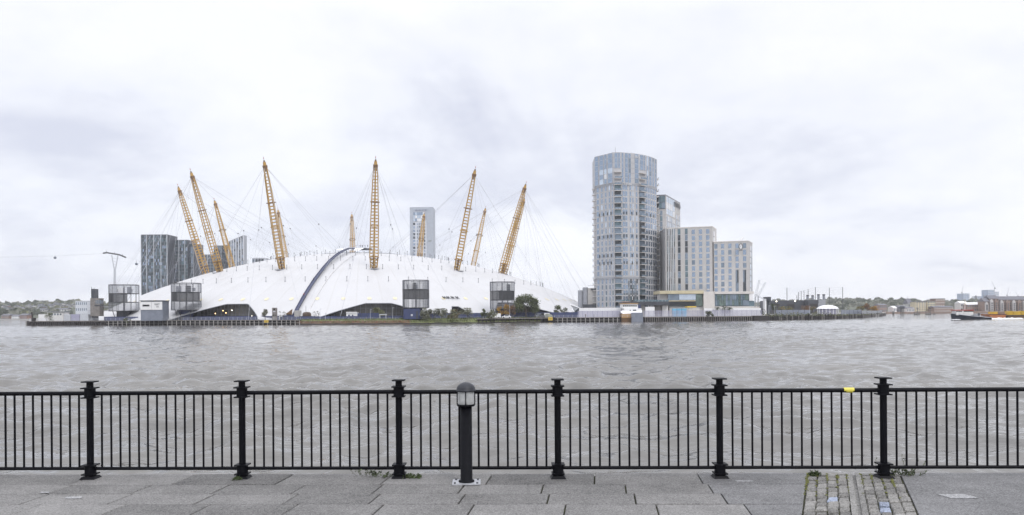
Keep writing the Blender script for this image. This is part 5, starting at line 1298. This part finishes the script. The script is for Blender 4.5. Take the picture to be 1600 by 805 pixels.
# ------------------------------------------------------------------ moored vessel
D = 374; vs = thing('moored_vessel', 'white moored workboat with orange trim and a grey pontoon, seen end on', 'boat', (*XY(987, D, 0), 0))
pblk(vs, 'hull', 971, 987.4, 490.5, 503.5, D, 16, 'rust_brown', -.6); pblk(vs, 'hull_panel', 971.4, 986, 490.4, 497, D-.15, .2, 'rust_tan')
mb = MB(); q = P(969.5, 487.8, D+2); mb.raw([P(968.8, 487.6, D), P(973, 490.4, D), P(987, 490.2, D), P(1003, 488.6, D), P(968.8, 487.6, D+14), P(973, 490.4, D+14), P(987, 490.2, D+14), P(1003, 488.6, D+14), P(973, 485, D+2), P(1003, 484.6, D+2)], [(0, 1, 2, 3, 9, 8), (4, 5, 1, 0), (0, 8, 4)], 'white_paint'); mb.build('bulwark', vs)
pblk(vs, 'lower_deckhouse', 975.4, 1002.4, 482, 490, D+1.5, 10, 'white_paint'); pblk(vs, 'wheelhouse', 972.4, 996.6, 475, 482.2, D+2.5, 8, 'white_paint')
for i in range(7): flat(vs, 'window', 973.4+i*3.2, 975.8+i*3.2, 477, 479, D+2.5, 'glass_dark', .1)
flat(vs, 'window', 989, 994, 484, 486, D+1.5, 'glass_dark', .1); flat(vs, 'window', 984, 985.4, 484.4, 486, D+1.5, 'glass_dark', .1)
pblk(vs, 'roof', 971.4, 997.4, 473.8, 475, D+2, 9, 'rust_tan'); pblk(vs, 'roof_rail', 971.6, 984, 471.6, 472.1, D+2.2, .1, 'orange_paint'); pblk(vs, 'funnel', 986.6, 990.4, 468.6, 474, D+4, 3, 'dark_clad'); pblk(vs, 'radar_mast', 988.2, 988.8, 463.5, 470, D+4, .25, 'white_paint')
pblk(vs, 'pontoon', 987.2, 1004.8, 488.6, 502, D-2.2, 2.0, 'blue_grey_paint', -.5); pblk(vs, 'stern_slope', 996.6, 1001, 476.5, 484, D+3.5, 5, 'blue_hoarding')
# ------------------------------------------------------------------ lattice footbridge arms, loading frame, warehouse, chimneys
la = thing('lattice_crane', 'pale lattice crane with two raised slanting arms beside the hotel', 'crane', (*XY(1183, 420), LAND))
def lattice(o, name, a, b, w_, m, n=7):
    a, b = Vector(a), Vector(b); d = (b-a).normalized(); s = d.cross(Vector((0, 1, 0))).normalized()*w_; mb = MB()
    mb.tube(a-s, b-s*.6, .13, m, 4); mb.tube(a+s, b+s*.6, .13, m, 4)
    for i in range(n):
        k0, k1 = i/n, (i+1)/n; p, q = a.lerp(b, k0), a.lerp(b, k1); sg = 1 if i % 2 else -1; mb.tube(p-s*sg*(1-.4*k0), q+s*sg*(1-.4*k1), .09, m, 4)
    return mb.build(name, o)
D = 420; lattice(la, 'arm', P(1180.5, 463, D), P(1186.5, 437.4, D), .5, 'pale_steel'); lattice(la, 'arm', P(1183.5, 464, D+2), P(1196.5, 441, D+2), .5, 'pale_steel')
lattice(la, 'jib', P(1179, 460, D), P(1196.5, 469, D), .35, 'pale_steel', 6)
for px_ in (1180, 1184.5): lattice(la, 'tower_leg', P(px_, 480, D), P(px_+.3, 463, D), .35, 'grey_steel', 5)
mb = MB(); mb.tube(P(1186.5, 442, D), P(1192, 446, D+1), .08, 'pale_steel', 4); mb.build('tie_bar', la)
lf_ = thing('loading_frame', 'tall black loading frame on a white pillar next to the lattice crane', 'frame', (*XY(1200, 430), LAND)); pblk(lf_, 'head', 1197, 1204.8, 464, 470.5, 430, 5, 'dark_clad'); pblk(lf_, 'pillar', 1195, 1197.6, 467, 490, 430, 3, 'white_paint', LAND); pblk(lf_, 'pillar', 1198, 1202, 470.5, 490, 431, 3, 'dark_clad', LAND); pblk(lf_, 'hook', 1202.6, 1204.2, 470.5, 473, 430.2, 1, 'dark_clad')
bk_ = thing('wheel_sculpture', 'dark round wheel shaped sculpture behind the palisade end', 'sculpture', (*XY(1192, 396), LAND)); p = P(1192, 487, 396); mb = MB()
for a_ in range(16): t0, t1 = a_*math.pi/8, (a_+1)*math.pi/8; mb.tube(p+Vector((1.3*math.cos(t0), 0, 1.3*math.sin(t0))), p+Vector((1.3*math.cos(t1), 0, 1.3*math.sin(t1))), .12, 'dark_steel', 5)
mb.build('rim', bk_); mb = MB()
for a_ in range(4): t0 = a_*math.pi/4; mb.tube(p-Vector((1.3*math.cos(t0), 0, 1.3*math.sin(t0))), p+Vector((1.3*math.cos(t0), 0, 1.3*math.sin(t0))), .06, 'dark_steel', 4)
mb.tube((p.x, 396, LAND), p, .1, 'dark_steel', 4); mb.build('spoke_frame', bk_)
D = 600; wh = thing('warehouse', 'long low black warehouse with two bright floodlights', 'warehouse', (*XY(1240, D), LAND))
pblk(wh, 'wall', 1203, 1263, 469.6, 490, D, 24, 'dark_clad', LAND); pblk(wh, 'wall', 1263.2, 1279, 468.8, 490, D-8, 24, 'dark_clad', LAND)
for p0, p1 in ((1206.5, 1218.5), (1231, 1241.5), (1266, 1277)): pblk(wh, 'door', p0, p1, 475, 482, D-.4 if p0 < 1260 else D-8.4, .5, 'black_timber')
pblk(wh, 'grey_annexe', 1279.2, 1290, 468.8, 490, D-6, 20, 'spandrel', LAND)
for px_, py_ in ((1213.2, 471), (1242.5, 470.6)):
    p = P(px_, py_, D-1.5); mb = MB(); mb.sphere(p, .42, 'lamp_white', 6); mb.tube(p, p+Vector((0, 1.5, 0)), .2, 'dark_steel', 5); mb.build('floodlight', wh)
for i, (px_, yt) in enumerate(((1261.9, 461.2), (1269.7, 461.6), (1278.9, 460.1), (1287.2, 460.1))):
    D = 640; p = P(px_, 470, D); zt = P(px_, yt, D).z; o = thing('chimney', ('short grey chimney first from the hotel in the row of four', 'short grey chimney second in the row of four', 'taller grey chimney third in the row of four', 'taller grey chimney last in the row of four, above the tent')[i], 'chimney', (p.x, D, LAND), 0, 'row of four chimneys'); mb = MB(); mb.tube((p.x, D, LAND), (p.x, D, zt), 1.0, 'grey_steel', 16); mb.build('stack', o); mb = MB(); mb.tube((p.x, D, zt-.9), (p.x, D, zt+.1), 1.12, 'dark_clad', 16); mb.build('rim', o)
nt_ = thing('netting_fence', 'tall see through netting hung between thin posts behind the chimneys', 'netting', (*XY(1280, 680), LAND)); D = 690; np_ = [(1245, 461.5, 800), (1247.8, 456.3, 780), (1251.8, 454.8, 760), (1256.2, 454, 740), (1262.6, 452, 720), (1274, 448.8, 690), (1295.8, 449.8, 690), (1316.6, 448.6, 690)]
tops_ = []
for px_, yt, D in np_:
    a_ = P(px_, 484, D); b_ = P(px_, yt, D); tops_.append((Vector((b_.x, D, LAND)), b_)); mb = MB(); mb.tube((b_.x, D, LAND), b_, .26, 'dark_steel', 5); mb.build('post', nt_)
for f_ in (.25, .5, .62, .74, .82, .9, .985):
    mb = MB(); mb.path([a_.lerp(b_, f_) for a_, b_ in tops_], .07, 'grey_steel', 4); mb.build('net_line', nt_)
p = P(1229.7, 470, 690); zt = P(1229.7, 449.6, 690).z; mb = MB(); mb.tube((p.x, 690, LAND), (p.x, 690, zt), .28, 'dark_steel', 5); one(mb, 'mast_pole', 'single tall thin pole behind the black warehouse', 'pole', (p.x, 690, LAND))
D = 470; te = thing('tent_pavilion', 'white shallow domed tent pavilion beyond the black warehouse', 'tent', (*XY(1297, D), LAND)); a_, b_ = P(1280.4, 482.6, D), P(1313.8, 482.2, D); cx_ = (a_.x+b_.x)/2; rr = (b_.x-a_.x)/2; zt = P(1297, 476.6, D).z; mb = MB(); mb.lathe((cx_, D+rr*.6, a_.z), [(rr, 0), (rr*.8, (zt-a_.z)*.5), (rr*.45, (zt-a_.z)*.88), (.01, zt-a_.z)], 'white_fabric', 32); mb.build('roof', te)
for k in range(10): t0 = -math.pi+k*math.pi/9; mb = MB(); x, y = cx_+rr*.94*math.cos(t0), D+rr*.6+rr*.94*math.sin(t0); mb.tube((x, y, LAND), (x, y, a_.z+.1), .2, 'white_paint', 6); mb.build('column', te)
mb = MB(); mb.lathe((cx_, D+rr*.6, LAND), [(rr*.8, 0), (rr*.8, a_.z-LAND)], 'lilac_rail', 24); mb.build('inner_wall', te)
hoarding('blue site panels between the white tent and the autumn trees', 1314, 1346, 30, 2.8, 'blue_grey_paint', seg=6); hoarding('long blue fence behind the planted frontage before the warehouse', 1212, 1266, 40, 3.0, 'blue_grey_paint', seg=9); hoarding('grey fence along the last stretch of the planted frontage', 1346, 1378, 14, 2.2, 'grey_steel', seg=8)
# ------------------------------------------------------------------ far shores
def hillmesh(name, px0, px1, D, crest, z0, seed, m='hill_green', dep=900, step=5.):
    gg = random.Random(seed); n_ = int((px1-px0)/step)+1; mb = MB(); rows_ = []
    for i in range(n_+1):
        px = px0+(px1-px0)*i/n_; yc = crest(px)+gg.gauss(0, .5); zt = P(px, yc, D+dep*.5).z
        xs = []
        for f_, h in ((0, z0), (.02, z0+1.2), (.15, z0+(zt-z0)*.3+gg.uniform(0, 2)), (.35, z0+(zt-z0)*.72+gg.gauss(0, 2)), (.5, zt), (1, z0)):
            DD = D+dep*f_; xs.append((GX(px, D, 10)*DD/D, DD, h))
        rows_.append(xs)
    for a_, b_ in zip(rows_[:-1], rows_[1:]):
        for k in range(5): mb.face([a_[k], b_[k], b_[k+1], a_[k+1]], m, True)
    return tag(mb.build(name), None, None, None, 'structure')
hillmesh('hill', -400, 330, 1000, lambda p: 472.8+2.*math.sin(p*.035+1)+1.2*math.sin(p*.09)+(0 if p < 140 else 3), .3, 1, dep=1200)
hillmesh('hill', 1120, 2000, 1010, lambda p: 470.5-1.5*math.sin(p*.02)+1.0*math.sin(p*.11)-(p-1350)*.004, .3, 2, dep=1200)
def wood(label, px0, px1, crest, base, D0, dep, n, seed, kinds, s0=6):
    gg = random.Random(seed); mb = MB()
    for i in range(n):
        px = gg.uniform(px0, px1); f_ = gg.random()**.7; D = D0+dep*f_; yc = base(px)+(crest(px)-base(px))*f_
        p = P(px, yc, D); s = s0*gg.uniform(.5, 1.1); k = gg.choice(kinds)
        for j in range(34):
            d = Vector((gg.gauss(0, 1), gg.gauss(0, .6), abs(gg.gauss(0, .8)))).normalized()*s*gg.uniform(.55, 1.05); q = p+d+Vector((0, 0, s*.1)); l_ = s*.3*gg.uniform(.6, 1.3)
            a_ = gg.uniform(0, 6.28); t = Vector((math.cos(a_), .3*gg.gauss(0, 1), math.sin(a_)))*l_; b2 = Vector((-math.sin(a_), .3*gg.gauss(0, 1), math.cos(a_)))*l_
            mb.face([q-t-b2*.6, q+t-b2, q+t*.7+b2, q-t+b2*.7], k)
    return tag(mb.build('woodland'), label, 'woodland', None, 'stuff')
wood('hazy wooded slope on the far shore at the jetty end', -30, 240, lambda p: 474+2.*math.sin(p*.035+1), lambda p: 494.5, 1010, 560, 420, 5, ['leaf_grey', 'leaf_dark', 'leaf_dark', 'leaf_olive'])
wood('hazy wooded hill on the far shore beyond the tent and tug', 1190, 1640, lambda p: 471-1.5*math.sin(p*.02)-(p-1350)*.004, lambda p: 484, 1060, 540, 520, 6, ['leaf_grey', 'leaf_dark', 'leaf_dark', 'leaf_grey'])
mb = MB(); A0 = [(GX(-40, 985, 1), 985), (GX(300, 985, 1), 985), (GX(300, 1005, 1), 1015), (GX(-40, 1005, 1), 1015)]; mb.prism(A0, -1, 1.6, 'concrete'); tag(mb.build('embankment'), None, None, None, 'structure')
mb = MB(); A0 = [(GX(1330, 965, 1), 965), (GX(1640, 965, 1), 965), (GX(1640, 985, 1), 1020), (GX(1330, 985, 1), 1020)]; mb.prism(A0, -1, 2.4, 'brown_brick'); tag(mb.build('embankment'), None, None, None, 'structure')
def house(o_name, label, cat, px0, px1, yt, yb, D, m, roof=None, rows=2, cols=4, dep=14, gable=0., group=None, wm='glass_mid', z0=None):
    o, x0, x1, zb, zt = pbox(o_name, label, 'building', px0, px1, yt, yb, D, dep, m, z0=z0, group=group); o['category'] = cat
    if roof:
        mb = MB(); h = gable or .6
        if gable: mb.raw([(x0-.5, D-.5, zt), (x1+.5, D-.5, zt), (x1+.5, D+dep+.5, zt), (x0-.5, D+dep+.5, zt), (x0-.2, D+dep/2, zt+h), (x1+.2, D+dep/2, zt+h)], [(0, 1, 5, 4), (2, 3, 4, 5), (1, 2, 5), (3, 0, 4), (3, 2, 1, 0)], roof)
        else: mb.box(((x0+x1)/2, D+dep/2, zt+.3), (x1-x0+.8, dep+.8, .6), roof)
        mb.build('roof', o)
    for r_ in range(rows):
        for c_ in range(cols):
            x = x0+(x1-x0)*(c_+.5)/cols; z = zb+(zt-zb)*(r_+.6)/rows; mb = MB(); mb.box((x, D-.05, z), ((x1-x0)/cols*.5, .12, (zt-zb)/rows*.45), wm); mb.build('window', o)
    return o
for i in range(46):
    px_ = 2+i*3.05+g.uniform(-1, 1); y_ = 474.6+2*math.sin(px_*.035+1)+g.uniform(.2, 6.5)
    if i % 6 == 5: y_ = 487+g.uniform(0, 5)
    house('hillside_house', 'tiny pale house scattered on the far wooded slope at the jetty end', 'house', px_, px_+g.uniform(1.4, 3.0), y_, y_+g.uniform(1.2, 2.0), 1150+g.uniform(0, 120), g.choice(['dirty_white', 'brown_brick', 'stone', 'pale_stone', 'spandrel']), 'slate', 1, 2, 8, 1.6, 'houses on the far wooded slope')
house('waterside_shed', 'big pale grey shed on the far shore just before the stair tower', 'shed', 118, 136.5, 470.8, 493, 1003, 'pale_steel', 'pale_steel', 3, 6, 20, z0=1.)
for i, (p0, p1, yt, m_, lab) in enumerate(((2, 14, 493, 'brown_brick', 'low brown waterside building at the edge of the view'), (18, 30, 494, 'dirty_white', 'low white waterside building on the far shore'), (31, 42, 492.5, 'brick', 'low red brick waterside building next to the jetty tip'), (52, 70, 484, 'stone', 'pale mid slope terrace above the jetty tip'), (84, 104, 483.4, 'dirty_white', 'long white mid slope terrace above the containers'))):
    house('waterside_building', lab, 'building', p0, p1, yt, 500 if i < 3 else yt+3.2, 1000 if i < 3 else 1120, m_, 'slate', 1 if i > 2 else 2, 5, 12, 2, z0=1. if i < 3 else None)
# right far shore
house('flats', 'cream block of flats nearer the tent, of two cream ones by the water', 'flats', 1431, 1447.4, 472, 488, 1000, 'cream_render', 'slate', 5, 4, z0=1.); house('flats', 'cream block of flats nearer the tug, of two cream ones by the water', 'flats', 1448.8, 1461.6, 471.4, 488, 1002, 'cream_render', 'slate', 5, 3, z0=1.)
house('flats', 'brown brick flats with pale bays beside the cream blocks', 'flats', 1462, 1476.4, 467.2, 488, 1006, 'brown_brick', 'slate', 5, 4, wm='pale_stone', z0=1.)
house('terrace_row', 'long low brown terrace on the water behind the bow of the tug', 'terrace', 1459.5, 1490, 480.4, 488.5, 985, 'brown_brick', 'slate', 2, 9, gable=2, wm='stone', z0=1.)
house('church', 'grey turreted building below a thin spire on the far hill', 'church', 1419, 1425.8, 474.6, 486, 1040, 'stone', 'slate', 2, 2, gable=7, z0=1.)
o = house('spire', 'thin dark church spire on the skyline beyond the river piles', 'church', 1417.4, 1419.2, 470, 478, 1300, 'slate', None, 1, 1, 4); mb = MB(); p = P(1418.3, 470, 1302); mb.tube(p, p+Vector((0, 0, 7.5)), 1., 'slate', 6, .05); mb.build('spire_point', o)
house('boat_shed', 'small bright white gabled shed on the far shore', 'shed', 1396, 1401.4, 481, 488, 1000, 'white_paint', 'white_paint', 1, 2, gable=2.4, z0=1.)
house('waterside_house', 'dark waterside house close to the end of the planted frontage', 'house', 1374, 1386, 477, 488, 1000, 'brown_brick', 'slate', 2, 4, gable=2, z0=1.); house('waterside_house', 'dark low waterside house beside the bright white shed', 'house', 1403, 1416, 479.6, 488.5, 1003, 'slate', 'slate', 2, 4, gable=2, z0=1.)
house('waterside_house', 'low house with white ground floor below the turreted building', 'house', 1417, 1429, 482, 488, 990, 'dirty_white', 'slate', 1, 5, gable=2, z0=1.)
house('warehouse_hall', 'brick hall under a long white roof behind the tug stern', 'warehouse', 1511, 1537, 476, 488, 1000, 'brown_brick', 'white_paint', 2, 7, gable=3, z0=1.); house('warehouse_hall', 'small white curved roofed hall behind the tug mast', 'warehouse', 1501, 1512.5, 474, 488, 1008, 'dirty_white', 'white_paint', 2, 3, gable=3, z0=1.)
# big brick flats with gables
for i, (p0, p1, yt, lab) in enumerate(((1538, 1546, 469.5, 'narrow low end of the big brick riverside flats, nearest the white roofed hall'), (1546.4, 1560.5, 465.2, 'tallest gabled section of the big brick riverside flats'), (1561, 1580, 466.8, 'middle gabled section of the big brick riverside flats'), (1580.5, 1606, 466.6, 'last gabled section of the big brick riverside flats running out of view'))):
    o = house('brick_flats', lab, 'flats', p0, p1, yt+1.6, 489, 985+i, 'brown_brick', 'slate', 5, max(3, int((p1-p0)/2.6)), gable=4.5, wm='glass_dark', z0=1.); n_ = max(1, int((p1-p0)/6.5))
    for k in range(n_):
        px_ = p0+(p1-p0)*(k+.5)/n_; a_ = P(px_-2.2, 478, 983.4); b_ = P(px_+2.2, 478, 983.4); zt = P(px_, yt+2.4, 983.4).z; zm = P(px_, yt+5.4, 983.4).z
        mb = MB(); pr = [(a_.x, 1.2), (b_.x, 1.2), (b_.x, zm), ((a_.x+b_.x)/2, zt), (a_.x, zm)]; mb.raw([(x, 983.2, z) for x, z in pr]+[(x, 985.6, z) for x, z in pr], [(0, 1, 2, 3, 4), (1, 6, 7, 2), (2, 7, 8, 3), (3, 8, 9, 4), (5, 0, 4, 9)], 'brown_brick' if k % 2 else 'stone'); gb = mb.build('gable_bay', o)
        for r_ in range(4): z = 3+r_*(zm-4)/4; mb = MB(); mb.box(((a_.x+b_.x)/2, 983.1, z+1), (1.9, .15, 1.7), 'glass_dark'); mb.build('bay_window', gb)
# distant towers and cranes
mat('far_blue', (.30, .36, .48), .5, var=.1, scale=.1); mat('far_pale', (.55, .57, .62), .6, var=.08, scale=.1)
house('distant_tower', 'square blue distant tower with a pale middle stripe on the skyline', 'tower', 1505.2, 1515, 459, 476, 2100, 'far_blue', 'far_blue', 5, 3, 30, wm='far_pale'); house('distant_block', 'low pale distant block on the skyline behind the white roofed hall', 'tower', 1528.4, 1536.8, 463.2, 476, 2150, 'far_pale', 'far_pale', 3, 4, 30, wm='far_blue')
house('distant_tower', 'tallest lilac distant tower above the brick flats, crane on its roof', 'tower', 1544.2, 1553.6, 453.2, 474, 2100, 'far_blue', 'far_pale', 7, 4, 30, wm='far_pale'); house('distant_tower', 'pale distant tower shouldering the tallest lilac one', 'tower', 1553.8, 1561, 456.2, 474, 2110, 'far_pale', 'far_pale', 6, 3, 30, wm='far_blue'); house('distant_turret', 'thin grey turret between the blue tower and low pale block', 'tower', 1525, 1526.6, 464, 476, 2000, 'slate', 'slate', 2, 1, 6, gable=4)
for lab, px_, yb, yt, dx, jy in (('faint tower crane beside the square blue distant tower', 1503.4, 474, 456.4, 1.6, 446.5), ('tower crane on the roof of the tallest lilac tower', 1553.6, 456, 449.6, -4.2, 439.5), ('tower crane standing over the last gabled flats', 1574.2, 470, 460.6, 2.8, 448.6), ('very faint tower crane between the low pale block and the lilac tower', 1537, 474, 462, -1.2, 452), ('very faint tower crane near the edge of the view above the flats', 1590, 472, 462, -3.2, 456)):
    D = 2060; o = thing('tower_crane', lab, 'crane', P(px_, yb, D)); mb = MB(); mb.tube(P(px_, yb, D), P(px_, yt, D), .6, 'grey_steel', 4); mb.build('mast', o); mb = MB(); mb.tube(P(px_-dx*.3, yt+1.2, D), P(px_+dx, jy, D), .45, 'grey_steel', 4, .25); mb.build('jib', o); mb = MB(); mb.box(P(px_-dx*.3, yt+1, D), (2.4, 2, 2.4), 'slate'); mb.build('counterweight', o)
# piles standing in the river
for lab, px_, yt, yb, w_, n_ in (('small pile cluster alone nearest the planted frontage', 1396.2, 486.4, 492.3, 3.4, 2), ('tall four legged river structure with a raised platform', 1410, 480.6, 492.4, 6.4, 4), ('broad pile cluster with a mast below the first cream flats', 1432.5, 488.4, 492.4, 9.4, 5), ('pile cluster carrying a square frame before the second cream flats', 1450.5, 488.4, 492.4, 9, 5), ('short pale pile cluster nearest the tug bow', 1460.2, 489, 492.4, 4, 2)):
    D = 700; p = P(px_, yb, D); o = thing('river_piles', lab, 'piles', (p.x, D, 0), 0, 'pile clusters standing in the river'); zt = P(px_, yt, D).z; W_ = w_*D/F
    for k in range(n_): mb = MB(); x = p.x-W_/2+W_*(k+.5)/n_; mb.tube((x, D, -1.1), (x, D, zt-.2*rng.random()), .42 if n_ != 4 else .26, 'grey_timber' if k % 2 else 'black_timber', 6); mb.build('pile', o)
    mb = MB(); mb.box((p.x, D+.3, zt-.9 if n_ != 4 else (zt)), (W_, 1.6, .7 if n_ != 4 else 2.2), 'grey_timber' if n_ != 4 else 'dark_clad'); mb.build('cap_beam', o)
    if 1430 < px_ < 1455:
        q = P(px_+(1.5 if px_ < 1440 else 3), 482, D); mb = MB(); mb.tube((q.x, D, zt-1), q, .3, 'dark_steel', 4); mb.box((q.x-.2, D, q.z), (2.2, .4, .6), 'dark_steel'); mb.build('marker_frame', o)
# ------------------------------------------------------------------ tug and barges
def hull(o, name, x0, x1, D, beam, sheer, z_low, m, flip=1, rub=None):
    n_ = 14; mb = MB(); L_ = x1-x0; secs = []
    for i in range(n_+1):
        u = i/n_; hb = beam/2*min(1, (math.sin(min(u/.38, 1)*math.pi/2))**.75)*(1-.28*max(0, (u-.8)/.2)); zt = sheer(u); x = x0+L_*u-(1-u)**6*.7
        secs.append([(x, D-hb, zt), (x+.25*(1-u), D-hb*.92, zt*.45), (x+.6*(1-u), D-hb*.72, z_low), (x+.6*(1-u), D+hb*.72, z_low), (x+.25*(1-u), D+hb*.92, zt*.45), (x, D+hb, zt)])
    for a_, b_ in zip(secs[:-1], secs[1:]):
        for k in range(5): mb.face([a_[k], a_[k+1], b_[k+1], b_[k]][::-1], m, k in (0, 1, 3, 4))
        mb.face([(a_[0][0], a_[0][1]+.08, a_[0][2]-.55), (b_[0][0], b_[0][1]+.08, b_[0][2]-.55), (b_[5][0], b_[5][1]-.08, b_[5][2]-.55), (a_[5][0], a_[5][1]-.08, a_[5][2]-.55)], 'grey_steel')
    mb.face(secs[-1], m); h_ = mb.build(name, o)
    rb = MB(); rb.path([Vector(s[0])-Vector((0, .1, .15)) for s in secs], .13, rub or 'black_timber', 5); rb.build('rubbing_strake', h_); return h_
D = 362; x0, x1 = GX(1487.4, D, 0), GX(1546.2, D, 0)
tg = thing('tug_boat', 'black hulled tug with red roofed wheelhouse pulling barges', 'boat', ((x0+x1)/2, D, 0)); Lt = x1-x0
hull(tg, 'hull', x0, x1, D, 5.2, lambda u: 1.35+1.75*(1-u)**2.2-(.25 if u > .75 else 0), -.7, 'navy_hull', rub='pale_steel')
def tb(name, p0, p1, ya, yb, dep, m, dd=0.): return pblk(tg, name, p0, p1, ya, yb, D-dep/2+dd, dep, m)
tb('deckhouse', 1494.5, 1521, 487.4, 492.6, 3.4, 'dirty_white'); tb('wheelhouse', 1493, 1506, 485.2, 489.2, 2.9, 'white_paint'); tb('roof', 1492, 1522, 484.2, 485.4, 3.8, 'red_paint'); tb('cabin', 1506.2, 1521.5, 485.3, 489.4, 2.9, 'rust_brown')
for a_, b_ in ((1494, 1497), (1497.6, 1500.4), (1501, 1503.2), (1508, 1511), (1512.6, 1515.4), (1516.6, 1519.4)): pblk(tg, 'window', a_, b_, 486.2, 488.2, D-1.55, .12, 'glass_dark')
mb = MB(); mb.tube(P(1507.6, 485, D), P(1507.6, 471, D), .16, 'white_paint', 6, .1); mb.build('mast', tg)
for y_ in (471, 473.6, 475.5): mb = MB(); p = P(1507.6, y_, D); mb.box(p, (.95, .3, .28), 'white_paint'); mb.sphere((p.x, p.y-.1, p.z), .26, 'faded_yellow', 5); mb.build('navigation_lamp', tg)
tb('funnel', 1529.2, 1531, 489.5, 496, .7, 'dark_clad'); tb('hatch', 1521.5, 1528.5, 491.2, 494.5, 2.6, 'grey_steel'); tb('towing_post', 1537, 1538, 493, 496.4, .4, 'dark_clad')
mb = MB()
for s in (-1, 1): mb.path([P(1522+k*5, 491.8+k*.7, D+s*2.2) for k in range(5)], .05, 'pale_steel', 4)
mb.build('hand_rail', tg)
def barge(label, p0, p1, D, ydeck, yw, m, cargo, rail=None):
    a_, b_ = P(p0, yw, D), P(p1, yw, D); o = thing('barge', label, 'barge', ((a_.x+b_.x)/2, D, 0), 0, 'container barges towed by the tug'); zt = P(p0, ydeck, D).z
    mb = MB(); v = [(a_.x, D-4, zt), (b_.x, D-4, zt), (b_.x, D+4, zt), (a_.x, D+4, zt), (a_.x+1.6, D-3.6, -.5), (b_.x-.6, D-3.6, -.5), (b_.x-.6, D+3.6, -.5), (a_.x+1.6, D+3.6, -.5)]; mb.raw(v, [(0, 1, 2, 3), (4, 5, 1, 0), (5, 6, 2, 1), (6, 7, 3, 2), (7, 4, 0, 3), (7, 6, 5, 4)], m); mb.build('hull', o)
    mb = MB(); mb.box(((a_.x+b_.x)/2, D-4.05, zt-.2), (b_.x-a_.x, .15, .3), 'black_timber'); mb.build('rubbing_strake', o)
    for i, (q0, q1, yt, cm, lab) in enumerate(cargo):
        c0, c1 = P(q0, ydeck, D), P(q1, ydeck, D); z1 = P(q0, yt, D).z; t = thing('cargo_container', lab, 'container', ((c0.x+c1.x)/2, D, zt), 0, 'containers on the barges'); mb = MB(); mb.box(((c0.x+c1.x)/2, D-2.2, (zt+.01+z1)/2), (c1.x-c0.x-.12, 2.5, z1-zt-.01), cm); mb.build('shell', t); mb = MB()
        for k in range(8): mb.box((c0.x+(c1.x-c0.x)*(k+.5)/8, D-3.48, (zt+z1)/2), (.16, .08, z1-zt-.4), cm)
        mb.build('corrugation', t)
barge('red sided barge closest behind the tug stern', 1538, 1565.5, 430, 491, 496.6, 'orange_paint', [(1542, 1553, 487.4, 'container_yellow', 'dull yellow container at the front of the red sided barge'), (1553.4, 1564, 487.2, 'brown_brick', 'brown container at the back of the red sided barge')])
barge('dark hulled barge loaded with bright yellow containers at the edge of the view', 1566, 1626, 433, 492.4, 497.4, 'rust_brown', [(1567.5, 1576.5, 486.2, 'container_yellow', 'bright yellow container first on the dark hulled barge'), (1577, 1589, 486.6, 'container_yellow', 'darker yellow long container in the middle of the dark hulled barge'), (1589.5, 1599.5, 486.0, 'container_yellow', 'yellow container touching the edge of the view')])
mb = MB(); gg = random.Random(9)
for i in range(230):
    u = gg.random(); px_ = 1545+u*52; DD = D+gg.gauss(0, 1.8)*(.4+u)+u*14; p = (GX(px_, DD, .2), DD, .08+abs(gg.gauss(0, .22))*(1-.6*u)); s = gg.uniform(.15, .55)
    mb.face([(p[0]-s*1.6, p[1]-s*.5, p[2]-.12), (p[0]+s*1.6, p[1]-s*.3, p[2]-.1), (p[0]+s, p[1]+s*.6, p[2]+s*.5), (p[0]-s, p[1]+s*.5, p[2]+s*.4)], 'foam')
for i in range(60):
    px_ = gg.uniform(1487, 1500); DD = D-gg.uniform(1.5, 3); p = (GX(px_, DD, .1), DD, .1); s = gg.uniform(.1, .3); mb.face([(p[0]-s*2, p[1], p[2]-.1), (p[0]+s*2, p[1], p[2]-.1), (p[0]+s, p[1]+s, p[2]+s*.5)], 'foam')
tag(mb.build('wake_foam'), 'white churned wake behind the tug', 'foam', None, 'stuff')
# ------------------------------------------------------------------ air
hz = bpy.data.materials.new('haze'); hz.use_nodes = True; N = hz.node_tree.nodes; N.remove(N['Principled BSDF']); vol = N.new('ShaderNodeVolumePrincipled'); vol.inputs['Color'].default_value = (.93, .945, 1., 1); vol.inputs['Density'].default_value = .00012; vol.inputs['Anisotropy'].default_value = .2
hz.node_tree.links.new(vol.outputs[0], N['Material Output'].inputs['Volume']); MATS['haze'] = hz
mb = MB(); mb.box((0, 1250, 58), (6400, 2800, 124), 'haze'); tag(mb.build('haze'), None, None, None, 'stuff')
